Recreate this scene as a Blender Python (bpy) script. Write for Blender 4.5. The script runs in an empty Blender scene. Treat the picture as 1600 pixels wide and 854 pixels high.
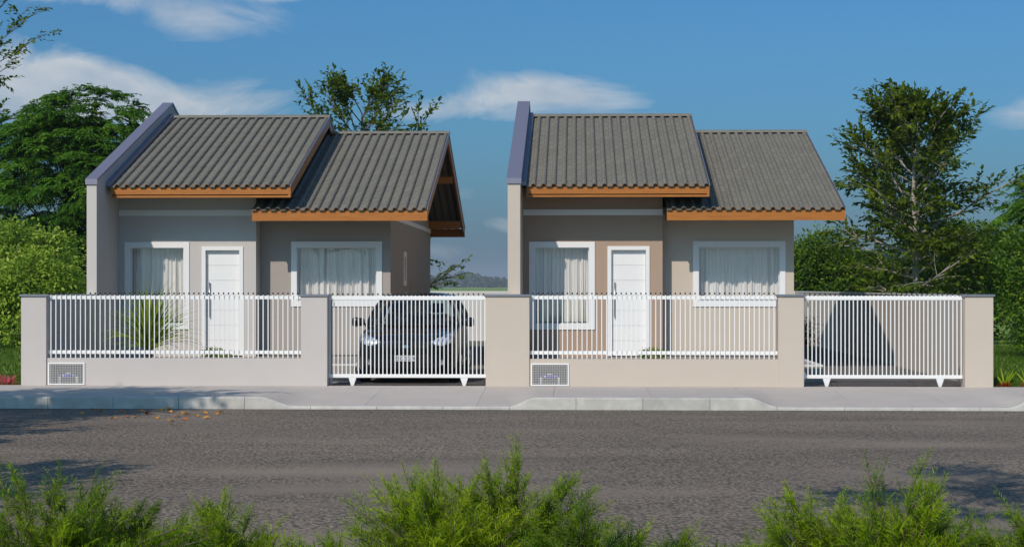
import bpy, bmesh, math, random
import numpy as np
from mathutils import Vector, Matrix
from mathutils.bvhtree import BVHTree

S = bpy.context.scene
COL = S.collection
PI = math.pi

# ------------------------------------------------------------------ camera, sky, sun, exposure
cam_d = bpy.data.cameras.new('camera'); cam = bpy.data.objects.new('camera', cam_d); COL.objects.link(cam)
cam.location = (0, -29.3, 1.67)
cam.rotation_euler = (math.radians(90), 0, math.radians(2.09))
cam_d.lens = 61.65; cam_d.sensor_width = 36; cam_d.shift_y = 20/1600
cam_d.clip_start = 0.3; cam_d.clip_end = 9000
S.camera = cam

SUN = Vector((0.45, 1.0, -0.855)).normalized()          # direction the light travels
sun_el = math.asin(-SUN.z)
sun_az = math.atan2(-SUN.x, -SUN.y)
sd = bpy.data.lights.new('sun', 'SUN'); sd.energy = 3.25; sd.angle = math.radians(0.5); sd.color = (1.0, 0.885, 0.775)
so = bpy.data.objects.new('sun', sd); COL.objects.link(so)
so.rotation_euler = SUN.to_track_quat('-Z', 'Y').to_euler(); so.location = (-8, -40, 30)

S.view_settings.view_transform = 'Standard'; S.view_settings.look = 'None'
S.view_settings.exposure = 0.0; S.view_settings.gamma = 1.0; S.view_settings.use_curve_mapping = False

W = bpy.data.worlds.new('World'); S.world = W; W.use_nodes = True
wt = W.node_tree; wn = wt.nodes; wl = wt.links; wn.clear()
def wmath(op, a, b=None, c=None, clamp=False):
    n = wn.new('ShaderNodeMath'); n.operation = op; n.use_clamp = clamp
    for i, v in enumerate((a, b, c)):
        if v is None: continue
        if isinstance(v, (int, float)): n.inputs[i].default_value = v
        else: wl.new(v, n.inputs[i])
    return n.outputs[0]
SKY_STRENGTH = 0.122
sky = wn.new('ShaderNodeTexSky'); sky.sky_type = 'NISHITA'; sky.sun_disc = False
sky.sun_elevation = sun_el; sky.sun_rotation = sun_az
sky.air_density = 1.0; sky.dust_density = 2.2; sky.ozone_density = 1.6
tc = wn.new('ShaderNodeTexCoord'); sep = wn.new('ShaderNodeSeparateXYZ'); wl.new(tc.outputs['Generated'], sep.inputs[0])
dx, dy, dz = sep.outputs
az = wmath('ARCTAN2', dx, dy)                 # 0 straight up the plots
el = wmath('ARCSINE', dz)
comb = wn.new('ShaderNodeCombineXYZ'); wl.new(az, comb.inputs[0]); wl.new(wmath('MULTIPLY', el, 2.2), comb.inputs[1])
n1 = wn.new('ShaderNodeTexNoise'); n1.inputs['Scale'].default_value = 11; n1.inputs['Detail'].default_value = 9
n1.inputs['Roughness'].default_value = 0.6; n1.inputs['Distortion'].default_value = 0.7; wl.new(comb.outputs[0], n1.inputs['Vector'])
nz = wmath('SUBTRACT', n1.outputs['Fac'], 0.5)
def blob(a0, e0, ra, re, amp, tilt=0.0):
    da = wmath('SUBTRACT', az, a0); de = wmath('SUBTRACT', el, e0)
    if tilt: de = wmath('SUBTRACT', de, wmath('MULTIPLY', da, tilt))
    q = wmath('ADD', wmath('POWER', wmath('ABSOLUTE', wmath('DIVIDE', da, ra)), 2.0), wmath('POWER', wmath('ABSOLUTE', wmath('DIVIDE', de, re)), 2.0))
    return wmath('MULTIPLY', wmath('EXPONENT', wmath('MULTIPLY', q, -1.0)), amp)
def px(u, v): return ((u-900)/2740, (447-v)/2740)
blobs = []
for (u, v, ru, rv, amp, tilt) in [
    (215, 10, 170, 30, 1.0, -0.10), (320, 50, 95, 28, 0.9, 0.0), (60, 0, 110, 26, .8, 0), (440, 2, 90, 8, .7, 0),
    (150, 135, 150, 42, 1.5, -0.12), (20, 150, 110, 60, 1.0, 0), (250, 185, 140, 38, 1.25, -0.1), (400, 158, 80, 30, 0.85, .1), (560, 190, 110, 22, .55, 0),
    (815, 140, 70, 30, 1.25, 0), (910, 150, 120, 26, 1.0, -0.12), (720, 165, 110, 20, .75, .05), (850, 178, 180, 14, .6, 0),
    (780, 350, 55, 20, 1.0, -.1), (700, 390, 160, 20, .35, 0), (720, 300, 60, 16, .5, 0), (1600, 190, 80, 28, .8, 0.1)]:
    a, e = px(u, v); blobs.append(blob(a, e, ru/2740, rv/2740, amp, tilt))
tot = blobs[0]
for b in blobs[1:]: tot = wmath('ADD', tot, b)
far = wn.new('ShaderNodeTexNoise'); far.inputs['Scale'].default_value = 1.7; far.inputs['Detail'].default_value = 7
wl.new(comb.outputs[0], far.inputs['Vector'])
side = wmath('MULTIPLY', wmath('SUBTRACT', wmath('ABSOLUTE', az), 0.30, clamp=True), 5.0, clamp=True)     # scattered cloud carries on past the view
side = wmath('MAXIMUM', side, wmath('MULTIPLY', wmath('SUBTRACT', el, 0.19, clamp=True), 12.0, clamp=True))
side = wmath('MULTIPLY', side, wmath('MULTIPLY', wmath('SUBTRACT', far.outputs['Fac'], 0.44, clamp=True), 4.5, clamp=True))
tot = wmath('ADD', tot, side)
dens = wmath('ADD', tot, wmath('MULTIPLY', wmath('MULTIPLY', nz, 3.8), wmath('ADD', tot, 0.30, clamp=True)))
dens = wmath('MULTIPLY', wmath('SUBTRACT', dens, 0.40), 0.95, clamp=True)
dens = wmath('MULTIPLY', dens, 0.85)
# bank of grey-blue air low on the horizon, all the way round
low = wmath('MULTIPLY', wmath('EXPONENT', wmath('MULTIPLY', wmath('MAXIMUM', el, 0.0), -24.0)), 0.85)
n2 = wn.new('ShaderNodeTexNoise'); n2.inputs['Scale'].default_value = 24; n2.inputs['Detail'].default_value = 5; wl.new(comb.outputs[0], n2.inputs['Vector'])
cr = wn.new('ShaderNodeValToRGB'); cr.color_ramp.elements[0].position = .3; cr.color_ramp.elements[1].position = .75
cr.color_ramp.elements[0].color = (3.3, 3.9, 4.6, 1); cr.color_ramp.elements[1].color = (5.6, 5.7, 5.8, 1)
wl.new(n2.outputs['Fac'], cr.inputs[0])
def wmix(f, a, b):
    m = wn.new('ShaderNodeMix'); m.data_type = 'RGBA'; wl.new(f, m.inputs[0])
    for s_, v in ((m.inputs[6], a), (m.inputs[7], b)):
        if isinstance(v, tuple): s_.default_value = v
        else: wl.new(v, s_)
    return m.outputs[2]
tintn = wn.new('ShaderNodeMix'); tintn.data_type = 'RGBA'; tintn.blend_type = 'MULTIPLY'; tintn.inputs[0].default_value = 1
wl.new(sky.outputs[0], tintn.inputs[6]); tintn.inputs[7].default_value = (0.235, 0.53, 0.80, 1)
c1 = wmix(low, tintn.outputs[2], (1.6, 2.15, 2.95, 1))
c2 = wmix(dens, c1, cr.outputs[0])
bg = wn.new('ShaderNodeBackground'); bg.inputs['Strength'].default_value = SKY_STRENGTH; wl.new(c2, bg.inputs[0])
wo = wn.new('ShaderNodeOutputWorld'); wl.new(bg.outputs[0], wo.inputs[0])

# ------------------------------------------------------------------ materials
def mat(name, col, rough=0.6, metal=0.0, var=0.0, vscale=3.0, bump=0.0, bscale=40.0, rnd=0.0, spec=0.5, coat=0.0):
    m = bpy.data.materials.new(name); m.use_nodes = True; t = m.node_tree; b = t.nodes['Principled BSDF']
    b.inputs['Base Color'].default_value = (*col, 1); b.inputs['Roughness'].default_value = rough
    b.inputs['Metallic'].default_value = metal; b.inputs['Specular IOR Level'].default_value = spec
    if coat: b.inputs['Coat Weight'].default_value = coat; b.inputs['Coat Roughness'].default_value = 0.03
    tcn = t.nodes.new('ShaderNodeTexCoord'); last = None
    geo = t.nodes.new('ShaderNodeNewGeometry')
    if var:
        n = t.nodes.new('ShaderNodeTexNoise'); n.inputs['Scale'].default_value = vscale; n.inputs['Detail'].default_value = 8; n.inputs['Roughness'].default_value = .62
        t.links.new(geo.outputs['Position'], n.inputs['Vector'])
        mr = t.nodes.new('ShaderNodeMapRange'); mr.inputs['From Min'].default_value = .25; mr.inputs['From Max'].default_value = .75
        mr.inputs['To Min'].default_value = 1-var; mr.inputs['To Max'].default_value = 1+var
        t.links.new(n.outputs['Fac'], mr.inputs[0]); last = mr.outputs[0]
    if rnd:
        oi = t.nodes.new('ShaderNodeObjectInfo'); mr = t.nodes.new('ShaderNodeMapRange')
        mr.inputs['To Min'].default_value = 1-rnd; mr.inputs['To Max'].default_value = 1+rnd
        t.links.new(oi.outputs['Random'], mr.inputs[0])
        if last is not None:
            q = t.nodes.new('ShaderNodeMath'); q.operation = 'MULTIPLY'; t.links.new(last, q.inputs[0]); t.links.new(mr.outputs[0], q.inputs[1]); last = q.outputs[0]
        else: last = mr.outputs[0]
    if last is not None:
        v = t.nodes.new('ShaderNodeVectorMath'); v.operation = 'SCALE'; v.inputs[0].default_value = col
        t.links.new(last, v.inputs['Scale']); t.links.new(v.outputs[0], b.inputs['Base Color'])
    if bump:
        n = t.nodes.new('ShaderNodeTexNoise'); n.inputs['Scale'].default_value = bscale; n.inputs['Detail'].default_value = 5
        t.links.new(geo.outputs['Position'], n.inputs['Vector'])
        bp = t.nodes.new('ShaderNodeBump'); bp.inputs['Strength'].default_value = bump; bp.inputs['Distance'].default_value = .02
        t.links.new(n.outputs['Fac'], bp.inputs['Height']); t.links.new(bp.outputs[0], b.inputs['Normal'])
    return m

def leaf_mat(name, cols, transl=0.35, rough=0.5):
    m = bpy.data.materials.new(name); m.use_nodes = True; t = m.node_tree; nd = t.nodes; b = nd['Principled BSDF']
    at = nd.new('ShaderNodeAttribute'); at.attribute_name = 'tint'
    r = nd.new('ShaderNodeValToRGB'); e = r.color_ramp.elements
    e[0].position = 0; e[0].color = (*cols[0], 1); e[1].position = 1; e[1].color = (*cols[-1], 1)
    for i, c in enumerate(cols[1:-1]):
        k = e.new((i+1)/(len(cols)-1)); k.color = (*c, 1)
    t.links.new(at.outputs['Fac'], r.inputs[0]); t.links.new(r.outputs[0], b.inputs['Base Color'])
    b.inputs['Roughness'].default_value = rough; b.inputs['Specular IOR Level'].default_value = .22
    tr = nd.new('ShaderNodeBsdfTranslucent'); t.links.new(r.outputs[0], tr.inputs[0])
    mx = nd.new('ShaderNodeMixShader'); mx.inputs[0].default_value = transl
    t.links.new(b.outputs[0], mx.inputs[1]); t.links.new(tr.outputs[0], mx.inputs[2])
    t.links.new(mx.outputs[0], nd['Material Output'].inputs[0])
    return m

def glass_mat(name, tint=(0.9, 0.95, 0.97), ior=1.65, boost=1.0):
    m = bpy.data.materials.new(name); m.use_nodes = True; t = m.node_tree; nd = t.nodes; nd.remove(nd['Principled BSDF'])
    tr = nd.new('ShaderNodeBsdfTransparent'); tr.inputs[0].default_value = (*tint, 1)
    gl = nd.new('ShaderNodeBsdfGlossy'); gl.inputs['Roughness'].default_value = 0.0
    fr = nd.new('ShaderNodeFresnel'); fr.inputs[0].default_value = ior
    gg = nd.new('ShaderNodeNewGeometry'); io = nd.new('ShaderNodeMix'); io.data_type = 'FLOAT'; io.inputs[2].default_value = ior; io.inputs[3].default_value = 1/ior
    t.links.new(gg.outputs['Backfacing'], io.inputs[0]); t.links.new(io.outputs[0], fr.inputs[0])
    ml = nd.new('ShaderNodeMath'); ml.operation = 'MULTIPLY'; ml.inputs[1].default_value = boost; ml.use_clamp = True
    t.links.new(fr.outputs[0], ml.inputs[0])
    mx = nd.new('ShaderNodeMixShader'); t.links.new(ml.outputs[0], mx.inputs[0]); t.links.new(tr.outputs[0], mx.inputs[1]); t.links.new(gl.outputs[0], mx.inputs[2])
    t.links.new(mx.outputs[0], nd['Material Output'].inputs[0])
    return m

def wood_mat(name, c1, c2):
    m = bpy.data.materials.new(name); m.use_nodes = True; t = m.node_tree; nd = t.nodes; b = nd['Principled BSDF']
    g = nd.new('ShaderNodeNewGeometry'); mp = nd.new('ShaderNodeMapping'); mp.inputs['Scale'].default_value = (1.2, 1.2, 22)
    t.links.new(g.outputs['Position'], mp.inputs[0])
    n = nd.new('ShaderNodeTexNoise'); n.inputs['Scale'].default_value = 2.2; n.inputs['Detail'].default_value = 7; n.inputs['Distortion'].default_value = .8
    t.links.new(mp.outputs[0], n.inputs['Vector'])
    r = nd.new('ShaderNodeValToRGB'); r.color_ramp.elements[0].position = .3; r.color_ramp.elements[1].position = .7
    r.color_ramp.elements[0].color = (*c1, 1); r.color_ramp.elements[1].color = (*c2, 1)
    t.links.new(n.outputs['Fac'], r.inputs[0]); t.links.new(r.outputs[0], b.inputs['Base Color'])
    b.inputs['Roughness'].default_value = .45
    bp = nd.new('ShaderNodeBump'); bp.inputs['Strength'].default_value = .15; bp.inputs['Distance'].default_value = .01
    t.links.new(n.outputs['Fac'], bp.inputs['Height']); t.links.new(bp.outputs[0], b.inputs['Normal'])
    return m

def asphalt_mat():
    m = bpy.data.materials.new('asphalt'); m.use_nodes = True; t = m.node_tree; nd = t.nodes; b = nd['Principled BSDF']
    g = nd.new('ShaderNodeNewGeometry')
    def noise(sc, det, mapping=None, rough=.5):
        n = nd.new('ShaderNodeTexNoise'); n.inputs['Scale'].default_value = sc; n.inputs['Detail'].default_value = det; n.inputs['Roughness'].default_value = rough
        if mapping:
            mp = nd.new('ShaderNodeMapping'); mp.inputs['Scale'].default_value = mapping; t.links.new(g.outputs['Position'], mp.inputs[0]); t.links.new(mp.outputs[0], n.inputs['Vector'])
        else: t.links.new(g.outputs['Position'], n.inputs['Vector'])
        return n.outputs['Fac']
    vo = nd.new('ShaderNodeTexVoronoi'); vo.inputs['Scale'].default_value = 26; t.links.new(g.outputs['Position'], vo.inputs['Vector'])
    vo2 = nd.new('ShaderNodeTexVoronoi'); vo2.inputs['Scale'].default_value = 13; t.links.new(g.outputs['Position'], vo2.inputs['Vector'])
    patch = noise(0.55, 4, (0.4, 0.9, 1))
    pr = nd.new('ShaderNodeMapRange'); pr.inputs['From Min'].default_value = .52; pr.inputs['From Max'].default_value = .72; pr.clamp = True
    t.links.new(patch, pr.inputs[0])
    big = noise(0.5, 5, (.35, 1.4, 1))
    fine = noise(70, 3)
    mr = nd.new('ShaderNodeMapRange'); mr.inputs['From Min'].default_value = 0; mr.inputs['From Max'].default_value = .7
    mr.inputs['To Min'].default_value = 1.35; mr.inputs['To Max'].default_value = .35
    t.links.new(vo.outputs['Distance'], mr.inputs[0])
    f2 = nd.new('ShaderNodeMapRange'); f2.inputs['From Min'].default_value = .3; f2.inputs['From Max'].default_value = .7; f2.inputs['To Min'].default_value = .8; f2.inputs['To Max'].default_value = 1.2
    t.links.new(fine, f2.inputs[0])
    f3 = nd.new('ShaderNodeMapRange'); f3.inputs['From Min'].default_value = .3; f3.inputs['From Max'].default_value = .7; f3.inputs['To Min'].default_value = .80; f3.inputs['To Max'].default_value = 1.15
    t.links.new(big, f3.inputs[0])
    def mul(a, b_):
        n = nd.new('ShaderNodeMath'); n.operation = 'MULTIPLY'; t.links.new(a, n.inputs[0])
        if isinstance(b_, float): n.inputs[1].default_value = b_
        else: t.links.new(b_, n.inputs[1])
        return n.outputs[0]
    # smoother worn patches have less grain
    mixg = nd.new('ShaderNodeMix'); mixg.data_type = 'FLOAT'; t.links.new(pr.outputs[0], mixg.inputs[0]); t.links.new(mr.outputs[0], mixg.inputs[2]); mixg.inputs[3].default_value = 0.80
    val = mul(mul(mixg.outputs[0], f2.outputs[0]), f3.outputs[0])
    v = nd.new('ShaderNodeVectorMath'); v.operation = 'SCALE'; v.inputs[0].default_value = (0.295, 0.243, 0.185); t.links.new(val, v.inputs['Scale'])
    t.links.new(v.outputs[0], b.inputs['Base Color']); b.inputs['Roughness'].default_value = .8; b.inputs['Specular IOR Level'].default_value = .3
    hsum = nd.new('ShaderNodeMath'); hsum.operation = 'ADD'; t.links.new(mr.outputs[0], hsum.inputs[0])
    v2m = nd.new('ShaderNodeMath'); v2m.operation = 'MULTIPLY'; v2m.inputs[1].default_value = -.8; t.links.new(vo2.outputs['Distance'], v2m.inputs[0]); t.links.new(v2m.outputs[0], hsum.inputs[1])
    inv = nd.new('ShaderNodeMath'); inv.operation = 'SUBTRACT'; inv.inputs[0].default_value = 1.0; t.links.new(pr.outputs[0], inv.inputs[1])
    hh = mul(hsum.outputs[0], inv.outputs[0])
    bp = nd.new('ShaderNodeBump'); bp.inputs['Strength'].default_value = .9; bp.inputs['Distance'].default_value = .012
    t.links.new(hh, bp.inputs['Height']); t.links.new(bp.outputs[0], b.inputs['Normal'])
    return m

M = {}
M['asphalt'] = asphalt_mat()
M['walk'] = mat('sidewalk concrete', (.51, .46, .41), .85, var=.07, vscale=1.5, bump=.25, bscale=90, rnd=.03)
M['kerb'] = mat('kerb concrete', (.50, .485, .44), .8, var=.26, vscale=3.2, bump=.4, bscale=60, rnd=.05)
M['groundm'] = mat('grass ground', (.17, .27, .035), .95, var=.3, vscale=.8, bump=.5, bscale=30)
M['wall_grey'] = mat('light grey render paint', (.535, .50, .472), .85, var=.025, vscale=2, bump=.12, bscale=120)
M['wall_taupe'] = mat('taupe render paint', (.375, .335, .30), .85, var=.025, vscale=2, bump=.12, bscale=120)
M['wall_brown'] = mat('brown render paint', (.40, .29, .215), .85, var=.025, vscale=2, bump=.12, bscale=120)
M['wall_beige'] = mat('beige render paint', (.555, .483, .405), .85, var=.025, vscale=2, bump=.12, bscale=120)
M['white'] = mat('white paint', (.80, .80, .79), .45, var=.015)
M['steel_white'] = mat('white steel paint', (.84, .84, .82), .35)
M['tip'] = mat('dark steel tips', (.03, .03, .035), .5)
M['cap'] = mat('zinc coping metal', (.34, .35, .40), .35, metal=.7, var=.08)
M['flash'] = mat('painted flashing', (.27, .265, .34), .40, metal=.4)
M['tile'] = mat('grey concrete roof tile', (.178, .168, .138), .8, var=.08, vscale=9, bump=.12, bscale=60, rnd=.07)
M['wood'] = wood_mat('varnished wood', (.33, .108, .013), (.45, .165, .022))
M['glass'] = glass_mat('window glass', (.985, .985, .985), ior=1.75, boost=1.6)
M['curtain'] = mat('white curtain cloth', (.93, .91, .87), .9)
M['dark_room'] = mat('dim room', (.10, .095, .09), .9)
M['alu'] = mat('window aluminium', (.62, .64, .66), .35, metal=.3)
M['steel'] = mat('brushed steel', (.5, .5, .52), .3, metal=1)
M['pavers'] = mat('dark concrete pavers', (.135, .12, .108), .85, var=.3, vscale=5, bump=.4, bscale=50)
M['terrace'] = mat('brushed yard concrete', (.31, .285, .26), .85, var=.1, vscale=2.5, bump=.3, bscale=60)
M['edging'] = mat('white terrace edging', (.66, .65, .63), .7, var=.04)
M['pipe'] = mat('white pvc pipe', (.78, .79, .8), .4)
M['blue'] = mat('blue meter plastic', (.05, .035, .42), .35)
M['bark_pale'] = mat('pale bark', (.34, .30, .25), .9, var=.3, vscale=7, bump=.6, bscale=25)
M['bark'] = mat('brown bark', (.12, .09, .065), .9, var=.3, vscale=7, bump=.6, bscale=25)
M['car_paint'] = mat('black car paint', (.006, .007, .010), .15, spec=.35, coat=.6)
M['car_black'] = mat('black plastic trim', (.012, .012, .013), .5)
M['car_glass'] = glass_mat('car glass', (.55, .68, .70), 1.55, 1.1)
M['lamp_glass'] = glass_mat('headlamp lens', (.92, .95, .97), 1.5, 1.0)
M['chrome'] = mat('chrome', (.75, .76, .78), .12, metal=1)
M['reflector'] = mat('headlamp reflector', (.72, .74, .78), .3, metal=.35)
M['tyre'] = mat('tyre rubber', (.02, .02, .02), .85)
M['plate'] = mat('plate grey', (.55, .57, .60), .5)
M['plate_ink'] = mat('plate lettering black', (.02, .02, .03), .6)
M['seat'] = mat('dark car cabin', (.03, .03, .035), .8)
M['leaf_tree'] = leaf_mat('broad leaves', [(.03, .065, .006), (.08, .135, .008), (.17, .24, .012), (.30, .36, .02)], .5)
M['leaf_dark'] = leaf_mat('dark fine leaves', [(.03, .10, .012), (.08, .20, .02), (.16, .34, .03), (.27, .47, .05)], .45)
M['leaf_bright'] = leaf_mat('bright shrub leaves', [(.10, .20, .03), (.27, .42, .05), (.48, .62, .09), (.68, .75, .18)], .5)
M['leaf_mid'] = leaf_mat('hedge leaves', [(.03, .08, .010), (.08, .17, .015), (.16, .27, .02), (.27, .38, .03)], .4)
M['leaf_fern'] = leaf_mat('fern leaflets', [(.04, .10, .006), (.12, .22, .006), (.27, .40, .008), (.46, .56, .012)], .5)
M['leaf_yucca'] = leaf_mat('sword leaves', [(.09, .17, .010), (.18, .29, .012), (.29, .41, .015), (.40, .50, .03)], .3, rough=.7)
M['leaf_red'] = leaf_mat('red bracts', [(.35, .02, .01), (.6, .05, .02)], .3)
M['leaf_pink'] = leaf_mat('pink petals', [(.55, .09, .12), (.75, .2, .22)], .3)
M['leaf_far'] = leaf_mat('far wood leaves', [(.02, .045, .012), (.04, .075, .02), (.06, .11, .03)], .2)
M['grass'] = leaf_mat('grass blades', [(.03, .07, .006), (.07, .14, .010), (.13, .21, .02)], .35)
M['leaf_fallen'] = leaf_mat('fallen leaf', [(.62, .22, .02), (.72, .34, .03)], .15)
M['leaf_fallen_red'] = leaf_mat('fallen red leaf', [(.50, .12, .02), (.55, .16, .02)], .15)

# ------------------------------------------------------------------ mesh helpers
class MB:
    def __init__(s): s.v = []; s.f = []
    def quadbox(s, x0, x1, y0, y1, z0, z1):
        if x0 > x1: x0, x1 = x1, x0
        b = len(s.v)
        s.v += [(x0, y0, z0), (x1, y0, z0), (x1, y1, z0), (x0, y1, z0), (x0, y0, z1), (x1, y0, z1), (x1, y1, z1), (x0, y1, z1)]
        s.f += [tuple(b+i for i in q) for q in ((0, 3, 2, 1), (4, 5, 6, 7), (0, 1, 5, 4), (1, 2, 6, 5), (2, 3, 7, 6), (3, 0, 4, 7))]
        return s
    def prism_x(s, poly, x0, x1):      # poly of (y,z), counter-clockwise seen from +x
        b = len(s.v); n = len(poly)
        s.v += [(x0, y, z) for y, z in poly] + [(x1, y, z) for y, z in poly]
        s.f.append(tuple(b+i for i in reversed(range(n)))); s.f.append(tuple(b+n+i for i in range(n)))
        for i in range(n):
            j = (i+1) % n; s.f.append((b+i, b+j, b+n+j, b+n+i))
        return s
    def prism_y(s, poly, y0, y1):      # poly of (x,z)
        b = len(s.v); n = len(poly)
        s.v += [(x, y0, z) for x, z in poly] + [(x, y1, z) for x, z in poly]
        s.f.append(tuple(b+i for i in range(n))); s.f.append(tuple(b+n+i for i in reversed(range(n))))
        for i in range(n):
            j = (i+1) % n; s.f.append((b+j, b+i, b+n+i, b+n+j))
        return s
    def tube(s, pts, rad, n=6, cap=True):
        pts = [Vector(p) for p in pts]
        if not isinstance(rad, (list, tuple)): rad = [rad]*len(pts)
        b = len(s.v); up = None
        for i, p in enumerate(pts):
            t = (pts[min(i+1, len(pts)-1)]-pts[max(i-1, 0)]).normalized()
            if up is None:
                up = Vector((0, 0, 1)) if abs(t.z) < .9 else Vector((1, 0, 0))
            a = t.cross(up); 
            if a.length < 1e-5: a = t.cross(Vector((1, .3, 0)))
            a.normalize(); c = a.cross(t).normalized(); up = c
            for k in range(n):
                w = 2*PI*k/n; s.v.append(tuple(p+(a*math.cos(w)+c*math.sin(w))*rad[i]))
        for i in range(len(pts)-1):
            for k in range(n):
                k2 = (k+1) % n; s.f.append((b+i*n+k, b+i*n+k2, b+(i+1)*n+k2, b+(i+1)*n+k))
        if cap:
            s.f.append(tuple(b+k for k in reversed(range(n)))); e = b+(len(pts)-1)*n; s.f.append(tuple(e+k for k in range(n)))
        return s
    def mesh(s, name, m, smooth=False):
        me = bpy.data.meshes.new(name); me.from_pydata(s.v, [], s.f); me.materials.append(m)
        if smooth: me.polygons.foreach_set('use_smooth', [True]*len(me.polygons))
        me.update(); return me
    def build(s, name, m, parent=None, smooth=False, bevel=0):
        me = s.mesh(name, m, smooth)
        bm = bmesh.new(); bm.from_mesh(me); bmesh.ops.recalc_face_normals(bm, faces=bm.faces)
        if bevel: bmesh.ops.bevel(bm, geom=[e for e in bm.edges], offset=bevel, segments=1, affect='EDGES')
        bm.to_mesh(me); bm.free()
        return ob(name, me, parent)
def ob(name, me, parent=None, loc=None):
    o = bpy.data.objects.new(name, me); COL.objects.link(o)
    if parent is not None:
        o.parent = parent
    if loc is not None: o.location = loc
    return o
def empty(name, loc=(0, 0, 0), rz=0):
    o = bpy.data.objects.new(name, None); COL.objects.link(o); o.location = loc; o.rotation_euler = (0, 0, rz); o.empty_display_size = .1
    return o
def tag(o, label=None, cat=None, group=None, kind=None):
    if label: o['label'] = label
    if cat: o['category'] = cat
    if group: o['group'] = group
    if kind: o['kind'] = kind
    return o
def box(name, m, parent, x0, x1, y0, y1, z0, z1, bevel=0):
    return MB().quadbox(x0, x1, y0, y1, z0, z1).build(name, m, parent, bevel=bevel)
def copy_tree(o, parent=None):
    c = o.copy(); COL.objects.link(c)
    if parent is not None: c.parent = parent
    for ch in list(o.children): copy_tree(ch, c)
    return c

# leaves as quads with a fold; arrays of shape (N,3)
def leaves_mesh(name, P, D, Nn, L, wr, m, tint, curl=0.0, rng=None):
    P = np.asarray(P, float); D = np.asarray(D, float); Nn = np.asarray(Nn, float); n = len(P)
    D /= np.linalg.norm(D, axis=1, keepdims=True)+1e-9
    Sd = np.cross(D, Nn); Sd /= np.linalg.norm(Sd, axis=1, keepdims=True)+1e-9
    U = np.cross(Sd, D)
    L = np.asarray(L, float).reshape(-1, 1)*np.ones((n, 1))
    w = L*wr
    v0 = P; v1 = P+D*L*.45+Sd*w*.5+U*w*.14; v2 = P+D*L-U*L*curl; v3 = P+D*L*.45-Sd*w*.5+U*w*.14
    V = np.stack([v0, v1, v2, v3], 1).reshape(-1, 3)
    me = bpy.data.meshes.new(name); me.vertices.add(n*4); me.vertices.foreach_set('co', V.ravel())
    me.loops.add(n*4); me.loops.foreach_set('vertex_index', np.arange(n*4, dtype=np.int32))
    me.polygons.add(n); me.polygons.foreach_set('loop_start', np.arange(0, n*4, 4, dtype=np.int32)); me.polygons.foreach_set('loop_total', np.full(n, 4, np.int32))
    me.update(calc_edges=True)
    a = me.attributes.new('tint', 'FLOAT', 'FACE'); a.data.foreach_set('value', np.clip(np.asarray(tint, float), 0, 1)*np.ones(n))
    me.materials.append(m); me.validate()
    return me

def rotv(v, axis, ang): return Matrix.Rotation(ang, 3, axis) @ v

# ------------------------------------------------------------------ ground, road, walk
KY = -2.9          # kerb face (road side is smaller y)
ROADZ = -0.185
gm = MB(); prof = [(-150, -.08), (-17.75, -.08), (-17.7, -.27), (-3.2, -.27), (-2.85, -.27), (-2.8, -.20), (-.1, -.20), (-.02, -.035), (30, -.035), (400, -.03), (7000, -.03)]
xs = [-5000, -400, -60, -12, 12, 60, 400, 5000]
for x in xs:
    for (y, z) in prof: gm.v.append((x, y, z))
np_ = len(prof)
for i in range(len(xs)-1):
    for j in range(np_-1): gm.f.append((i*np_+j, (i+1)*np_+j, (i+1)*np_+j+1, i*np_+j+1))
tag(gm.build('ground', M['groundm']), kind='structure')
rd = MB(); rx = [-60+i*2 for i in range(61)]; ry = [-17.6, -14, -10, -6, KY-.1]
for x in rx:
    for y in ry: rd.v.append((x, y, ROADZ))
for i in range(60):
    for j in range(4): rd.f.append((i*5+j, (i+1)*5+j, (i+1)*5+j+1, i*5+j+1))
tag(rd.build('road', M['asphalt']), kind='structure')

def sstep(a, b, x):
    t = max(0, min(1, (x-a)/(b-a))); return t*t*(3-2*t)
# dropped kerb spans at the two gates: (flare start, flat start, flat end, flare end) along the kerb
DROPS = [(-4.75, -4.28, -.98, -.62), (2.6, 3.02, 6.42, 6.85)]
def drop(x, t):     # t: 0 at the fence, 1 at the kerb
    z = 0
    for (a, b, c, d) in DROPS:
        b2 = b+.28*(1-t)*0.9; c2 = c-.28*(1-t)*0.9
        k = min(max((x-a)/(b2-a), 0), 1) * min(max((d-x)/(d-c2), 0), 1)
        k = k*.25+.75*(k*k*(3-2*k))
        z = max(z, k)
    return -.135*z*t
walk = box('sidewalk', M['walk'], None, -40, 40, -2.75, 0.12, -.5, -.19); tag(walk, kind='structure')
sx = [-40, -30, -20, -14, -11.2, -9.3, -7.9, -6.3, -4.75, -3.2, -1.5, -.35, 1.15, 2.6, 4.2, 5.6, 6.95, 8.4, 10.4, 14, 20, 30, 40]
for i in range(len(sx)-1):
    a, b = sx[i]+.0022, sx[i+1]-.0022; n = max(2, int((b-a)/.06)); m = 12 ; mb = MB()
    for ix in range(n+1):
        for j in range(m+1):
            x = a+(b-a)*ix/n; t = j/m; y = 0.10-(0.10-KY)*t*1.0
            tt = max(0, -y/2.9); mb.v.append((x, y, drop(x, tt)))
    for ix in range(n):
        for j in range(m):
            q = ix*(m+1)+j; mb.f.append((q, q+1, q+m+2, q+m+1))
    # skirt on the two joint sides
    for ix in (0, n):
        base = len(mb.v)
        for j in range(m+1):
            p = mb.v[ix*(m+1)+j]; mb.v.append((p[0], p[1], p[2]-.05))
        for j in range(m): mb.f.append((ix*(m+1)+j, ix*(m+1)+j+1, base+j+1, base+j))
    o = mb.build('sidewalk_slab', M['walk'], walk, smooth=False)
kb = box('kerb', M['kerb'], None, -40, 40, KY-.10, KY+.02, -.5, -.31); tag(kb, kind='structure')
x = -13.0
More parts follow.
